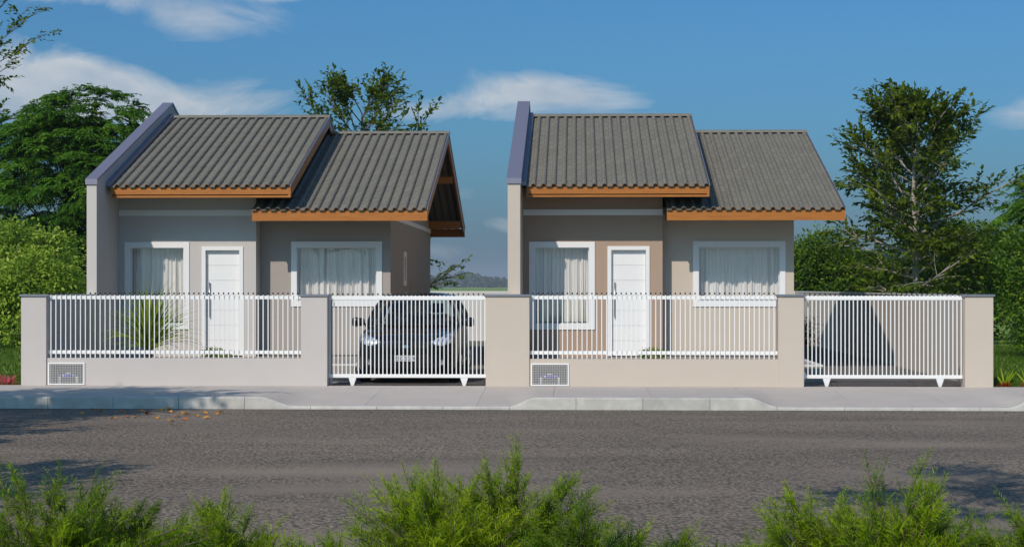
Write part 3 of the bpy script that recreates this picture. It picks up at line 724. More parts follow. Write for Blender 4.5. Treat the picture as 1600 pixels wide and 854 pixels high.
# ------------------------------------------------------------------ the car
def make_car():
    C = empty('parked_car', (-2.93, .75, -.02)); tag(C, 'black hatchback parked nose to the street behind the left sliding gate', 'car')
    # stations along y (0 = nose): half width factor, bottom, belt height, top-of-lower-body height
    W2 = .90
    st = [  # y, w, z_bottom, z_shoulder, z_top
        (0.00, .55, .30, .66, .70), (0.02, .67, .24, .72, .755), (.07, .76, .20, .76, .80), (.16, .82, .18, .79, .84), (.32, .87, .17, .83, .88), (.60, .89, .17, .87, .93),
        (.90, .90, .18, .895, .965), (1.15, .90, .18, .92, 1.01), (1.30, .90, .18, .93, 1.03), (1.6, .90, .18, .945, .99), (2.2, .905, .18, .955, .97), (3.0, .905, .18, .97, .985),
        (3.5, .895, .18, .985, 1.0), (3.8, .87, .20, .98, 1.0), (4.0, .82, .25, .93, .96), (4.08, .76, .32, .86, .88)]
    prof = [(.0, 'b', 0), (.80, 'b', 0), (.955, 'b', .05), (.995, 'm', .30), (1.0, 'm', .55), (.99, 'm', .80), (.955, 's', 0), (.88, 's', .55), (.74, 't', -.012), (.50, 't', 0), (.25, 't', .012), (.0, 't', .016)]
    mb = MB(); n = len(prof)
    for (y, w, zb, zs, zt) in st:
        for sgn in (1, -1):
            for (fx, k, q) in prof:
                if k == 'b': z = zb+q
                elif k == 'm': z = zb+(zs-zb)*q
                elif k == 's': z = zs+(zt-zs)*q
                else: z = zt+q
                mb.v.append((sgn*fx*w, y, z))
    for i in range(len(st)-1):
        for sgn in (0, 1):
            for j in range(n-1):
                a = i*2*n+sgn*n+j; b = a+1; c = a+2*n+1; d = a+2*n
                mb.f.append((a, b, c, d) if sgn == 0 else (d, c, b, a))
    for base in (0, (len(st)-1)*2*n):
        mb.f.append(tuple(base+j for j in range(n))+tuple(base+n+j for j in range(n-2, 0, -1)))
    me = mb.mesh('body', M['car_paint'], True); bm = bmesh.new(); bm.from_mesh(me); bmesh.ops.remove_doubles(bm, verts=bm.verts, dist=1e-4); bmesh.ops.recalc_face_normals(bm, faces=bm.faces); bm.to_mesh(me); bm.free()
    body = ob('body', me, C)
    ss = body.modifiers.new('s', 'SUBSURF'); ss.levels = 2; ss.render_levels = 2
    cut = MB()
    for yw in (.80, 3.32): cut.tube([(-1.1, yw, .31), (-.60, yw, .31)], .355, 28); cut.tube([(.60, yw, .31), (1.1, yw, .31)], .355, 28)
    co = cut.build('cutter', M['car_black']); co.parent = C
    bo = body.modifiers.new('b', 'BOOLEAN'); bo.object = co; bo.operation = 'DIFFERENCE'; bo.solver = 'EXACT'
    dg = bpy.context.evaluated_depsgraph_get(); dg.update(); em = bpy.data.meshes.new_from_object(body.evaluated_get(dg)); body.modifiers.clear(); body.data = em
    bpy.data.objects.remove(co)
    bv = BVHTree.FromPolygons([v.co.copy() for v in em.vertices], [tuple(p.vertices) for p in em.polygons])
    def patch(name, poly, m, off=.008, step=.02, thick=.0, parent=None, side=None):
        """skin patch that follows the nose: poly in (x,z), cast on to the body from the front"""
        xs_ = [p[0] for p in poly]; zs_ = [p[1] for p in poly]
        bm = bmesh.new(); vs = [bm.verts.new((p[0], 0, p[1])) for p in poly]; bm.faces.new(vs)
        x = min(xs_)+step
        while x < max(xs_): bmesh.ops.bisect_plane(bm, geom=bm.verts[:]+bm.edges[:]+bm.faces[:], plane_co=(x, 0, 0), plane_no=(1, 0, 0)); x += step
        z = min(zs_)+step
        while z < max(zs_): bmesh.ops.bisect_plane(bm, geom=bm.verts[:]+bm.edges[:]+bm.faces[:], plane_co=(0, 0, z), plane_no=(0, 0, 1)); z += step
        last = .1
        for v in bm.verts:
            h = bv.ray_cast(Vector((v.co.x, -2, v.co.z)), Vector((0, 1, 0)))
            if h[0] is not None: last = h[0].y; v.co.y = h[0].y-off
            else: v.co.y = last-off
        if thick:
            r_ = bmesh.ops.extrude_face_region(bm, geom=bm.faces[:]); 
            for v in [g for g in r_['geom'] if isinstance(g, bmesh.types.BMVert)]: v.co.y += thick
        bmesh.ops.recalc_face_normals(bm, faces=bm.faces)
        me = bpy.data.meshes.new(name); bm.to_mesh(me); bm.free(); me.materials.append(m)
        for p in me.polygons: p.use_smooth = True
        return ob(name, me, parent or C)
    for s in (1, -1):
        hl = [(.43, .735), (.50, .68), (.62, .655), (.76, .70), (.80, .80), (.795, .875), (.70, .86), (.55, .80)]
        P_ = [(s*x, z) for x, z in hl]
        h = patch('headlight', P_, M['reflector'], .004)
        patch('lens', [(s*(x*1.0), z) for x, z in hl], M['lamp_glass'], .022, parent=h)
        patch('bezel', [(s*(x), z-.004) for x, z in [(.43, .735), (.50, .68), (.62, .655), (.76, .70), (.76, .715), (.62, .67), (.51, .695), (.445, .742)]], M['car_black'], .012, parent=h)
        o = MB().tube([(s*.66, .16, .75), (s*.66, .20, .75)], [.06, .045], 18).build('lamp', M['chrome'], h, smooth=True)
        patch('fog_lamp_pocket', [(s*x, z) for x, z in [(.50, .30), (.74, .32), (.73, .46), (.60, .45)]], M['car_black'], .006)
        f = patch('fog_lamp', [(s*(.63+.045*math.cos(a)), .385+.045*math.sin(a)) for a in [k*PI/6 for k in range(12)]], M['chrome'], .012)
        # mirror
        mb = MB(); mb.tube([(s*.84, 1.42, 1.0), (s*.93, 1.42, 1.03)], .022, 8); mb.build('mirror_arm', M['car_black'], C)
        mm = bmesh.new(); bmesh.ops.create_icosphere(mm, subdivisions=3, radius=1)
        for v in mm.verts: q_ = lambda t: math.copysign(abs(t)**.55, t); v.co = Vector((s*.985+q_(v.co.x)*.118, 1.40+v.co.y*(.07 if v.co.y < 0 else .03), 1.05+q_(v.co.z)*(.082+.012*s*q_(v.co.x))))
        me = bpy.data.meshes.new('mirror'); mm.to_mesh(me); mm.free(); me.materials.append(M['car_paint'])
        for p in me.polygons: p.use_smooth = True
        ob('mirror', me, C)
    patch('upper_grille', [(-.38, .63), (.38, .63), (.42, .68), (-.42, .68)], M['car_black'], .006)
    patch('lower_grille', [(-.40, .28), (.40, .28), (.46, .44), (.40, .52), (-.40, .52), (-.46, .44)], M['car_black'], .006)
    for z in (.31, .35, .46): patch('grille_bar', [(-.42, z), (.42, z), (.42, z+.012), (-.42, z+.012)], M['car_paint'], .016)
    em_ = patch('emblem', [(.055*math.cos(a), .655+.026*math.sin(a)) for a in [k*PI/8 for k in range(16)]], M['chrome'], .022)
    # number plate
    pl = box('number_plate', M['plate'], C, -.185, .185, -.05, -.038, .405, .505, bevel=.003)
    cu = bpy.data.curves.new('plate_text', 'FONT'); cu.body = 'EBC 5G74'; cu.size = .098; cu.extrude = .001; cu.align_x = 'CENTER'; cu.align_y = 'CENTER'
    to = bpy.data.objects.new('t', cu); COL.objects.link(to); dg = bpy.context.evaluated_depsgraph_get(); dg.update(); tm = bpy.data.meshes.new_from_object(to.evaluated_get(dg)); bpy.data.objects.remove(to)
    tm.materials.clear(); tm.materials.append(M['plate_ink'])
    t = ob('plate_lettering', tm, pl, (0, -.0525, .452)); t.rotation_euler = (PI/2, 0, 0); t.scale = (.80, .95, 1)
    # cabin: roof, pillars, glass
    base = [(.80, 1.18, 1.0), (.84, 3.95, 1.0)]
    # key lines of the greenhouse (half): windscreen base / top, rear top / base
    ws_b = [(0, .92, 1.035), (.40, .98, 1.03), (.70, 1.14, 1.01), (.80, 1.30, .985)]
    ws_t = [(0, 1.86, 1.505), (.33, 1.885, 1.498), (.55, 1.94, 1.475), (.615, 2.0, 1.45)]
    def loft(name, rows, m, parent=None, off=0, smooth=True, both=True, thick=.0):
        mb = MB(); 
        for s in ((1, -1) if both else (1,)):
            b = len(mb.v); k = len(rows[0])
            for r in rows:
                for p in r: mb.v.append((s*p[0], p[1], p[2]))
            for i in range(len(rows)-1):
                for j in range(k-1):
                    q = (b+i*k+j, b+i*k+j+1, b+(i+1)*k+j+1, b+(i+1)*k+j); mb.f.append(q if s == 1 else q[::-1])
        me = mb.mesh(name, m, smooth); bm = bmesh.new(); bm.from_mesh(me); bmesh.ops.remove_doubles(bm, verts=bm.verts, dist=1e-4); bmesh.ops.recalc_face_normals(bm, faces=bm.faces); bm.to_mesh(me); bm.free()
        return ob(name, me, parent or C)
    def lerp(a, b, t): return tuple(a[i]+(b[i]-a[i])*t for i in range(3))
    rows = []
    for i in range(7):
        t = i/6; rows.append([tuple(c+(0, -.03*math.sin(PI*t), .02*math.sin(PI*t))[k] for k, c in enumerate(lerp(a, b, t))) for a, b in zip(ws_b, ws_t)])
    loft('windscreen', rows, M['car_glass'])
    # roof skin
    rr = []
    for (y, zc, w) in ((1.86, 1.507, 1.0), (1.95, 1.53, 1.02), (2.2, 1.56, 1.04), (2.7, 1.58, 1.05), (3.2, 1.56, 1.04), (3.6, 1.52, 1.0), (3.85, 1.48, .96)):
        rr.append([(x*w, y+(.14*(x/.615)**3 if y < 1.9 else .05*(x/.615)**3), zc-dz_) for x, dz_ in ((0, 0), (.2, .003), (.4, .014), (.55, .033), (.615, .06), (.64, .085))])
    loft('roof', rr, M['car_paint'])
    # A pillar, side glass, B, C pillars
    def strip(name, pts, m, r=.03):
        for s in (1, -1): MB().tube([(s*p[0], p[1], p[2]) for p in pts], r, 8).build(name, m, C, smooth=True)
    strip('front_pillar', [(.82, 1.22, .98), (.74, 1.62, 1.23), (.625, 2.02, 1.455)], M['car_paint'], .032)
    strip('roof_rail', [(.625, 2.02, 1.455), (.66, 2.6, 1.51), (.655, 3.1, 1.50), (.62, 3.7, 1.44)], M['car_paint'], .028)
    strip('middle_pillar', [(.86, 2.45, .97), (.79, 2.5, 1.2), (.665, 2.55, 1.5)], M['car_black'], .03)
    strip('rear_pillar', [(.86, 3.75, .98), (.78, 3.75, 1.2), (.63, 3.65, 1.45)], M['car_paint'], .05)
    loft('side_glass', [[(.845, 1.35, .965), (.855, 2.4, .965), (.86, 3.7, .975)], [(.76, 1.72, 1.2), (.79, 2.45, 1.22), (.78, 3.68, 1.22)], [(.64, 2.1, 1.45), (.665, 2.5, 1.49), (.64, 3.6, 1.45)]], M['car_glass'])
    loft('rear_glass', [[(0, 4.05, .98), (.5, 4.03, .98), (.8, 3.93, .98)], [(0, 3.86, 1.48), (.4, 3.85, 1.465), (.6, 3.8, 1.42)]], M['car_glass'])
    loft('cowl', [[(x, y-.05, z-.025) for x, y, z in ws_b], [(x, y+.02, z-.005) for x, y, z in ws_b]], M['car_black'])
    for s in (1, -1):
        mb = MB(); mb.tube([(s*.05, 1.02, 1.05), (s*.35-.25, 1.12, 1.10), (s*.30-.45, 1.3, 1.19)], .009, 5); mb.build('wiper', M['car_black'], C)
    # cabin inside: dash, wheel, seats, mirror
    box('dashboard', M['seat'], C, -.72, .72, 1.25, 1.65, .80, 1.01, bevel=.03)
    for sx_ in (-.36, .36):
        st_ = box('seat', M['seat'], C, sx_-.24, sx_+.24, 2.35, 2.5, .55, 1.18, bevel=.05); box('headrest', M['seat'], st_, sx_-.13, sx_+.13, 2.40, 2.48, 1.20, 1.38, bevel=.035)
    box('rear_bench', M['seat'], C, -.65, .65, 3.3, 3.45, .5, 1.12, bevel=.04)
    MB().tube([(.36+.18*math.cos(a), 1.72+.05*math.sin(a), 1.0+.17*math.sin(a)) for a in [k*PI/10 for k in range(21)]], .014, 6).build('steering_wheel', M['seat'], C, smooth=True)
    box('rear_view_mirror', M['car_black'], C, -.12, .12, 1.76, 1.78, 1.36, 1.42, bevel=.01)
    MB().tube([(-.12, 2.05, 1.54), (-.10, 2.25, 1.80)], [.006, .003], 5).build('antenna', M['car_black'], C)
    # wheels
    for yw in (.80, 3.32):
        for s in (1, -1):
            w = empty('wheel', (s*.79, yw, .31)); w.parent = C
            mb = MB(); mb.tube([(-.10, 0, 0), (-.085, 0, 0), (-.03, 0, 0), (.03, 0, 0), (.085, 0, 0), (.10, 0, 0)], [.25, .295, .31, .31, .295, .25], 28); mb.build('tyre', M['tyre'], w, smooth=False)
            mb = MB(); mb.tube([(s*.09, 0, 0), (s*.105, 0, 0)], [.20, .19], 20)
            mb.build('rim', M['chrome'], w, smooth=True)
            for k in range(5):
                a = 2*PI*k/5; MB().tube([(s*.108, .03*math.cos(a), .03*math.sin(a)), (s*.112, .18*math.cos(a), .18*math.sin(a))], [.025, .018], 5).build('spoke', M['chrome'], w)
    # shut lines
    patch('bonnet_gap', [(-.80, .90), (-.42, .70), (.42, .70), (.80, .90), (.795, .892), (.42, .692), (-.42, .692), (-.795, .892)], M['car_black'], .002)
    return C
make_car()

# ------------------------------------------------------------------ vegetation
def make_tree(name, loc, label, seed, h, r_trunk, base, radius, n_limb, leaf_len, lm, bark, rise=(.15, .9), subs=7, twigs=5, per=9, group=None, cat='tree', lean=(0, 0), droop=.0, wr=.55, limbs_vis=1.0, clip=None):
    """radius: list of (height fraction, crown radius)"""
    R = random.Random(seed); rg = np.random.default_rng(seed)
    T = empty(name, loc); tag(T, label, cat, group)
    def rad_at(t):
        for (a, ra), (b, rb) in zip(radius, radius[1:]):
            if a <= t <= b: return ra+(rb-ra)*(t-a)/(b-a)
        return radius[-1][1]
    mb = MB(); tp = []; nseg = 9; wx = wy = 0
    for i in range(nseg+1):
        t = i/nseg; wx += R.uniform(-.05, .05)*h*.12; wy += R.uniform(-.05, .05)*h*.12
        tp.append(Vector((wx+lean[0]*t*h, wy+lean[1]*t*h, h*t*.96)))
    tr = [r_trunk*(1-.88*(i/nseg)**.85)+.006 for i in range(nseg+1)]; tr[0] *= 1.35
    mb.tube(tp, tr, 9)
    def tpos(t):
        f = min(t/.96*1.0, .999)*nseg; i = int(f); return tp[i].lerp(tp[i+1], f-i), tr[i]
    P = []; D = []; N = []; Tn = []
    def put(p, d, shade):
        up = Vector((R.gauss(0, .45), R.gauss(0, .45), 1)); P.append(p); D.append(d); N.append(up); Tn.append(min(max(R.gauss(.45, .2)+shade, 0), 1))
    for i in range(n_limb):
        t = base+(1-base)*((i+.5)/n_limb)**.9*.97; p, rr_ = tpos(t)
        a = i*2.39996+R.uniform(-.4, .4); L = rad_at(t)*R.uniform(.62, 1.22)
        e = rise[0]+(rise[1]-rise[0])*((t-base)/(1-base))+R.uniform(-.15, .2)
        d = Vector((math.cos(a)*math.cos(e), math.sin(a)*math.cos(e), math.sin(e)))
        pts = [p]; q = p.copy(); dd = d.copy(); ns = 6
        for k in range(ns):
            dd = (dd+Vector((R.gauss(0, .13), R.gauss(0, .13), R.gauss(0, .10)-droop*(k/ns)+.03))).normalized(); q = q+dd*L/ns/max(.6, math.cos(e)); pts.append(q.copy())
        r0 = min(rr_*.62, .035+L*.018)*limbs_vis
        mb.tube(pts, [r0*(1-.85*k/ns)+.004 for k in range(ns+1)], 5)
        for s in range(subs):
            u = .22+.78*(s+R.random())/subs; f = min(u*ns, ns-.001); k = int(f); sp = pts[k].lerp(pts[k+1], f-k); sdv = (pts[k+1]-pts[k]).normalized()
            ax = Vector((R.gauss(0, .35), R.gauss(0, .35), 1)).normalized(); sg = 1 if s % 2 else -1
            bd = rotv(sdv, ax, sg*R.uniform(.45, 1.25)) if u < .93 else sdv.copy()
            bl = L*R.uniform(.28, .46)*(1.15-.6*u)+.12; bp = [sp]; bq = sp.copy(); bdd = bd.copy()
            for k2 in range(3):
                bdd = (bdd+Vector((R.gauss(0, .15), R.gauss(0, .15), R.gauss(.02, .12)-droop*.4))).normalized(); bq = bq+bdd*bl/3; bp.append(bq.copy())
            mb.tube(bp, [r0*.36+.003, r0*.25+.003, r0*.15+.002, .0025], 4, cap=False)
            for w in range(twigs):
                v = .15+.85*(w+R.random())/twigs; f = min(v*3, 2.999); k2 = int(f); wp = bp[k2].lerp(bp[k2+1], f-k2)
                ax = Vector((R.gauss(0, .4), R.gauss(0, .4), 1)).normalized()
                wd = rotv((bp[k2+1]-bp[k2]).normalized(), ax, (1 if w % 2 else -1)*R.uniform(.4, 1.1)) if v < .9 else bdd
                wd = (wd+Vector((0, 0, R.uniform(-.25, .1)-droop*.5))).normalized(); wl_ = leaf_len*R.uniform(1.6, 3.4)
                if w % 2 == 0: mb.tube([wp, wp+wd*wl_], [.004, .002], 3, cap=False)
                for l in range(per):
                    x = (l+.5)/per; lp = wp+wd*wl_*x; sd_ = 1 if l % 2 else -1
                    ld = rotv(wd, Vector((R.gauss(0, .5), R.gauss(0, .5), 1)).normalized(), sd_*R.uniform(.5, 1.2)); ld.z -= R.uniform(0, .45)
                    put(lp, ld, 0)
    mb.build('trunk', bark, T, smooth=True)
    P = np.array([tuple(p) for p in P]); D = np.array([tuple(p) for p in D]); N = np.array([tuple(p) for p in N])
    L = leaf_len*rg.uniform(.6, 1.25, len(P))
    ob('crown', leaves_mesh('crown', P, D, N, L, wr, lm, Tn, .12), T)
    return T

def clump_plant(name, loc, label, seed, blobs_, n_clump, per, leaf_len, lm, bark, cat='bush', group=None, wr=.5, flat=.5, mode='round', csize=.28, stems=True, tilt_out=.5, nleaf=7, fan=9):
    """crown of leaf clumps spread over lobes; blobs_: (x,y,z,rx,ry,rz) in local metres"""
    R = random.Random(seed); rg = np.random.default_rng(seed); T = empty(name, loc); tag(T, label, cat, group)
    vol = [b[3]*b[4]+b[4]*b[5]+b[3]*b[5] for b in blobs_]; tot_ = sum(vol); C_ = []; O = []
    for b, v in zip(blobs_, vol):
        k = int(n_clump*v/tot_)
        d = rg.normal(size=(k, 3)); d /= np.linalg.norm(d, axis=1, keepdims=True); rr_ = rg.uniform(.55, 1.06, k)**.7
        c = np.array(b[:3])+d*np.array(b[3:])*rr_[:, None]; ok = c[:, 2] > .05; C_.append(c[ok]); O.append(d[ok])
    C_ = np.concatenate(C_); O = np.concatenate(O); nc = len(C_); shade = rg.normal(0, .16, nc)
    P = []; D = []; N = []; Tn = []; Ls = []
    if mode == 'round':
        for i in range(nc):
            off = rg.normal(size=(per, 3))*np.array([csize, csize, csize*flat]); p = C_[i]+off
            d = off/np.linalg.norm(off, axis=1, keepdims=True)*.7+O[i]*tilt_out+rg.normal(size=(per, 3))*.45+np.array([0, 0, -.12])
            P.append(p); D.append(d); N.append(rg.normal(size=(per, 3))*.6+np.array([0, 0, 1])+O[i]*.5); Tn.append(np.clip(.42+shade[i]+rg.normal(0, .16, per), 0, 1)); Ls.append(leaf_len*rg.uniform(.6, 1.3, per))
    else:       # pinnate fans: arching leaves of many small leaflets
        for i in range(nc):
            out = O[i].copy(); out[2] = max(out[2], -.1)
            for k in range(nleaf):
                a = rg.uniform(0, 2*PI); d = np.array([math.cos(a), math.sin(a), rg.uniform(-.1, .35)])*.8+out*.9; d /= np.linalg.norm(d)
                L = csize*rg.uniform(.7, 1.3); pr = rg.uniform(0, .35)
                t = np.linspace(.12, 1, fan); ctr = C_[i]+d*L*t[:, None]; ctr[:, 2] -= (t**2)*L*(.35+pr)
                sd_ = np.cross(d, [0, 0, 1]); sd_ /= np.linalg.norm(sd_)+1e-6
                tang = d*np.ones((fan, 1)); tang[:, 2] -= 2*t*(.35+pr)
                for s in (1, -1):
                    dd = sd_*s*.9+tang*.55+rg.normal(size=(fan, 3))*.12; dd[:, 2] -= .15
                    P.append(ctr); D.append(dd); N.append(np.array([0, 0, 1.])+rg.normal(size=(fan, 3))*.25); Tn.append(np.clip(.42+shade[i]+rg.normal(0, .12, fan), 0, 1)); Ls.append(leaf_len*(1-.5*np.abs(t-.4))*rg.uniform(.8, 1.2, fan))
    mesh = leaves_mesh('crown', np.concatenate(P), np.concatenate(D), np.concatenate(N), np.concatenate(Ls), wr, lm, np.concatenate(Tn), .1)
    if stems:
        mb = MB(); c0 = Vector((0, 0, 0)); zt = max(b[2] for b in blobs_)
        lead = [Vector((0, 0, 0)), Vector((R.uniform(-.08, .08), 0, zt*.35)), Vector((R.uniform(-.15, .15), 0, zt*.8)), Vector((blobs_[0][0], blobs_[0][1], zt*1.05))]
        rt = .035+.012*zt; mb.tube(lead, [rt*1.3, rt, rt*.7, rt*.25], 7)
        for i in range(0, nc, max(1, nc//70)):
            p = Vector(C_[i]); s = lead[1].lerp(lead[2], R.random()) if R.random() < .6 else lead[0].lerp(lead[1], R.random())
            m_ = s.lerp(p, .5)+Vector((R.uniform(-.15, .15), R.uniform(-.15, .15), R.uniform(-.05, .25)))
            mb.tube([s, m_, p], [rt*.35, rt*.22, .005], 4, cap=False)
        mb.build('trunk', bark, T, smooth=True)
    ob('crown', mesh, T)
    return T

# right: tall airy tree with pale branching trunk
make_tree('broadleaf_tree', (9.5, 20.2, -.03), 'tall airy tree with a pale forked trunk beyond the beige side wall', 11, 6.65, .12, .18,
    [(0, 1.6), (.18, 2.2), (.35, 2.4), (.55, 2.25), (.7, 1.7), (.85, 1.0), (1, .3)], 42, .18, M['leaf_tree'], M['bark_pale'], rise=(.05, .85), subs=9, twigs=5, per=7, droop=.04, limbs_vis=.75)
make_tree('broadleaf_tree', (9.9, 23.5, -.03), 'slimmer grey-trunked tree just behind the tall airy tree on the right', 12, 5.4, .085, .4,
    [(0, 1.2), (.4, 1.7), (.7, 1.6), (1, .4)], 20, .18, M['leaf_tree'], M['bark_pale'], rise=(.2, 1.1), subs=6, twigs=5, per=7)
# tree behind the left house
make_tree('broadleaf_tree', (-7.3, 30.5, -.03), 'leafy tree rising behind the taupe roof of the left house', 21, 7.9, .14, .12,
    [(0, 3.2), (.12, 3.4), (.3, 3.0), (.6, 2.3), (.8, 1.7), (.92, 1.1), (1, .5)], 36, .19, M['leaf_tree'], M['bark'], rise=(.05, 1.0), subs=8, twigs=4, per=7, droop=.03)
# upper left tree, mostly out of the frame
make_tree('broadleaf_tree', (-23.6, 34, -.03), 'tree with sunlit yellow-green leaves reaching in at the upper left edge', 31, 10.6, .15, .45,
    [(0, 3), (.55, 3.6), (.75, 4.3), (.9, 3.4), (1, .8)], 30, .20, M['leaf_tree'], M['bark'], rise=(.1, .9), subs=8, twigs=5, per=7)
# dense fine-leaved trees
dt = clump_plant('dense_tree', (-16.2, 27, -.03), 'dense dark green fine-leaved tree on the left behind the bright shrub', 41,
    [(0, 0, 4.4, 2.9, 2.6, 2.3), (.3, 0, 6.4, 1.7, 1.7, 1.15), (-1.2, .2, 5.5, 1.9, 1.8, 1.3), (1.4, -.2, 5.0, 1.6, 1.7, 1.5), (.8, 0, 2.6, 2.4, 2.3, 1.6), (-1.0, -.3, 2.2, 2.2, 2.0, 1.5)], 1500, 0, .135, M['leaf_dark'], M['bark'], cat='tree', mode='pinnate', csize=.52, wr=.42, nleaf=9, fan=10)
dt.scale = (1.06, 1.06, 1.08)
clump_plant('dense_tree', (16.6, 30, -.03), 'dense fine-leaved tree at the right edge behind the airy tree', 42,
    [(0, 0, 3.8, 2.2, 2.0, 1.9), (.2, 0, 5.2, 1.6, 1.5, 1.1), (-.6, 0, 2.0, 1.9, 1.8, 1.5)], 800, 0, .135, M['leaf_dark'], M['bark'], cat='tree', mode='pinnate', csize=.5, wr=.42, nleaf=9, fan=10)
# shrubs, left
clump_plant('leafy_shrub', (-15.2, 18.5, -.03), 'bright pale green shrub on the left beside the party wall', 51,
    [(0, 0, 1.3, 1.6, 1.2, 1.3), (.7, 0, 2.6, .55, .6, .7), (-.3, .1, 2.9, .5, .5, .65), (-1.2, .2, 2.5, .6, .7, .8), (1.1, -.3, 1.7, .5, .6, .7), (.1, -.7, 1.9, .7, .5, .6), (-.9, -.6, 1.3, .7, .5, .7)], 640, 36, .13, M['leaf_bright'], M['bark'], csize=.19, wr=.5)
clump_plant('leafy_shrub', (-12.9, 21.5, -.03), 'yellow-green shrub with larger leaves close behind the left party wall', 52,
    [(-.3, 0, 2.9, .75, .6, .75), (-.3, 0, 1.4, .9, .8, 1.4)], 190, 22, .17, M['leaf_mid'], M['bark'], csize=.25, wr=.55)
clump_plant('leafy_shrub', (-17.2, 21.5, -.03), 'dark green shrub at the left edge under the dense tree', 53,
    [(0, 0, 1.7, 1.9, 1.3, 1.7)], 320, 40, .10, M['leaf_mid'], M['bark'], csize=.22)
# hedge of shrubs behind the right side wall
hs = [(7.9, 28.5, 1.5, 2.0, 3.75, 'leaf_mid', 'dark leafy shrub just right of the beige house wall'),
      (10.3, 29.5, 1.6, 1.5, 3.3, 'leaf_mid', 'low leafy shrub behind the pale forked trunk'),
      (12.6, 28.0, 1.8, 1.8, 4.1, 'leaf_mid', 'broad leafy shrub to the right of the pale forked trunk'),
      (13.9, 22.0, 1.5, 1.6, 3.9, 'leaf_mid', 'tall yellow-green shrub behind the rightmost post'),
      (11.5, 12.5, 1.45, 1.3, 3.1, 'leaf_mid', 'tall yellow-green shrub on the grass right of the rightmost post')]
for i, (x, y, rx_, ry_, hh_, lmn, lab) in enumerate(hs):
    rr_ = random.Random(70+i); bl = [(0, 0, hh_*.45, rx_, ry_*.8, hh_*.46)]
    for k in range(4):
        a = rr_.uniform(0, 6.28); bl.append((math.cos(a)*rx_*.5, math.sin(a)*ry_*.4, hh_*rr_.uniform(.45, .75), rx_*.5, rx_*.5, hh_*rr_.uniform(.2, .27)))
    clump_plant('leafy_shrub', (x, y, -.03), lab, 80+i, bl, int(150*rx_*hh_*.55), 40, .115, M[lmn], M['bark'], csize=.20, wr=.55)
# creeper-like bush in the rear of the right drive
clump_plant('leafy_shrub', (5.78, 15.8, -.045), 'small dark bush against the side wall at the back of the empty drive', 61,
    [(0, 0, .5, .42, .4, .5)], 60, 26, .06, M['leaf_dark'], M['bark'], csize=.10, stems=True)
# low tufts by the doors
for i, (x, y, lab) in enumerate([(-7.0, 4.6, 'low green ground plant before the white door of the grey house'), (1.47, 4.6, 'low green ground plant before the white door of the brown house')]):
    clump_plant('ground_plant', (x, y, .275), lab, 90+i, [(0, 0, .07, .27, .2, .08)], 60, 22, .045, M['leaf_fern'], M['bark'], cat='plant', csize=.06, stems=False)

def sword_plant(name, loc, label, seed, n, L, w, lm, el0=(.2, 1.5), cat='plant', droop=1.0, trunk=0.0, group=None, part='leaf'):
    R = random.Random(seed); T = empty(name, loc); tag(T, label, cat, group)
    if trunk: MB().tube([(0, 0, 0), (.01, 0, trunk*.5), (0, 0, trunk)], [.06, .05, .045], 8).build('stem', M['bark'], T, smooth=True)
    for i in range(n):
        a = i*2.39996+R.uniform(-.3, .3); e = el0[0]+(el0[1]-el0[0])*(i/n)**.8+R.uniform(-.1, .1); ln = L*R.uniform(.75, 1.1)
        mb = MB(); p = Vector((math.cos(a)*.02, math.sin(a)*.02, trunk+R.uniform(-.25, 0)*trunk)); m = 7
        sdv = Vector((-math.sin(a), math.cos(a), 0)); ee = e; pts = []
        for k in range(m+1):
            t = k/m; ww = w*(1-abs(2*t-.6)**2*.5)*(1-t**4)+.001; d = Vector((math.cos(a)*math.cos(ee), math.sin(a)*math.cos(ee), math.sin(ee)))
            nrm = sdv.cross(d); mb.v += [tuple(p-sdv*ww*.5+nrm*ww*.12), tuple(p-nrm*ww*.12), tuple(p+sdv*ww*.5+nrm*ww*.12)]
            p = p+d*ln/m; ee -= droop*(.10+.32*t)*R.uniform(.8, 1.2)*math.cos(max(min(ee, 1.3), -1))
        for k in range(m):
            q = k*3; mb.f += [(q, q+1, q+4, q+3), (q+1, q+2, q+5, q+4)]
        me = mb.mesh(part, lm, True); at = me.attributes.new('tint', 'FLOAT', 'FACE'); tv_ = min(max(R.gauss(.5, .25), 0), 1); at.data.foreach_set('value', [tv_]*len(me.polygons)); ob(part, me, T)
    return T
sword_plant('dracaena_plant', (-7.95, 3.1, .275), 'long-leaved spiky plant in front of the left window, behind the fence', 5, 150, 1.28, .042, M['leaf_yucca'], (.25, 1.5), 'plant', .85, .28)
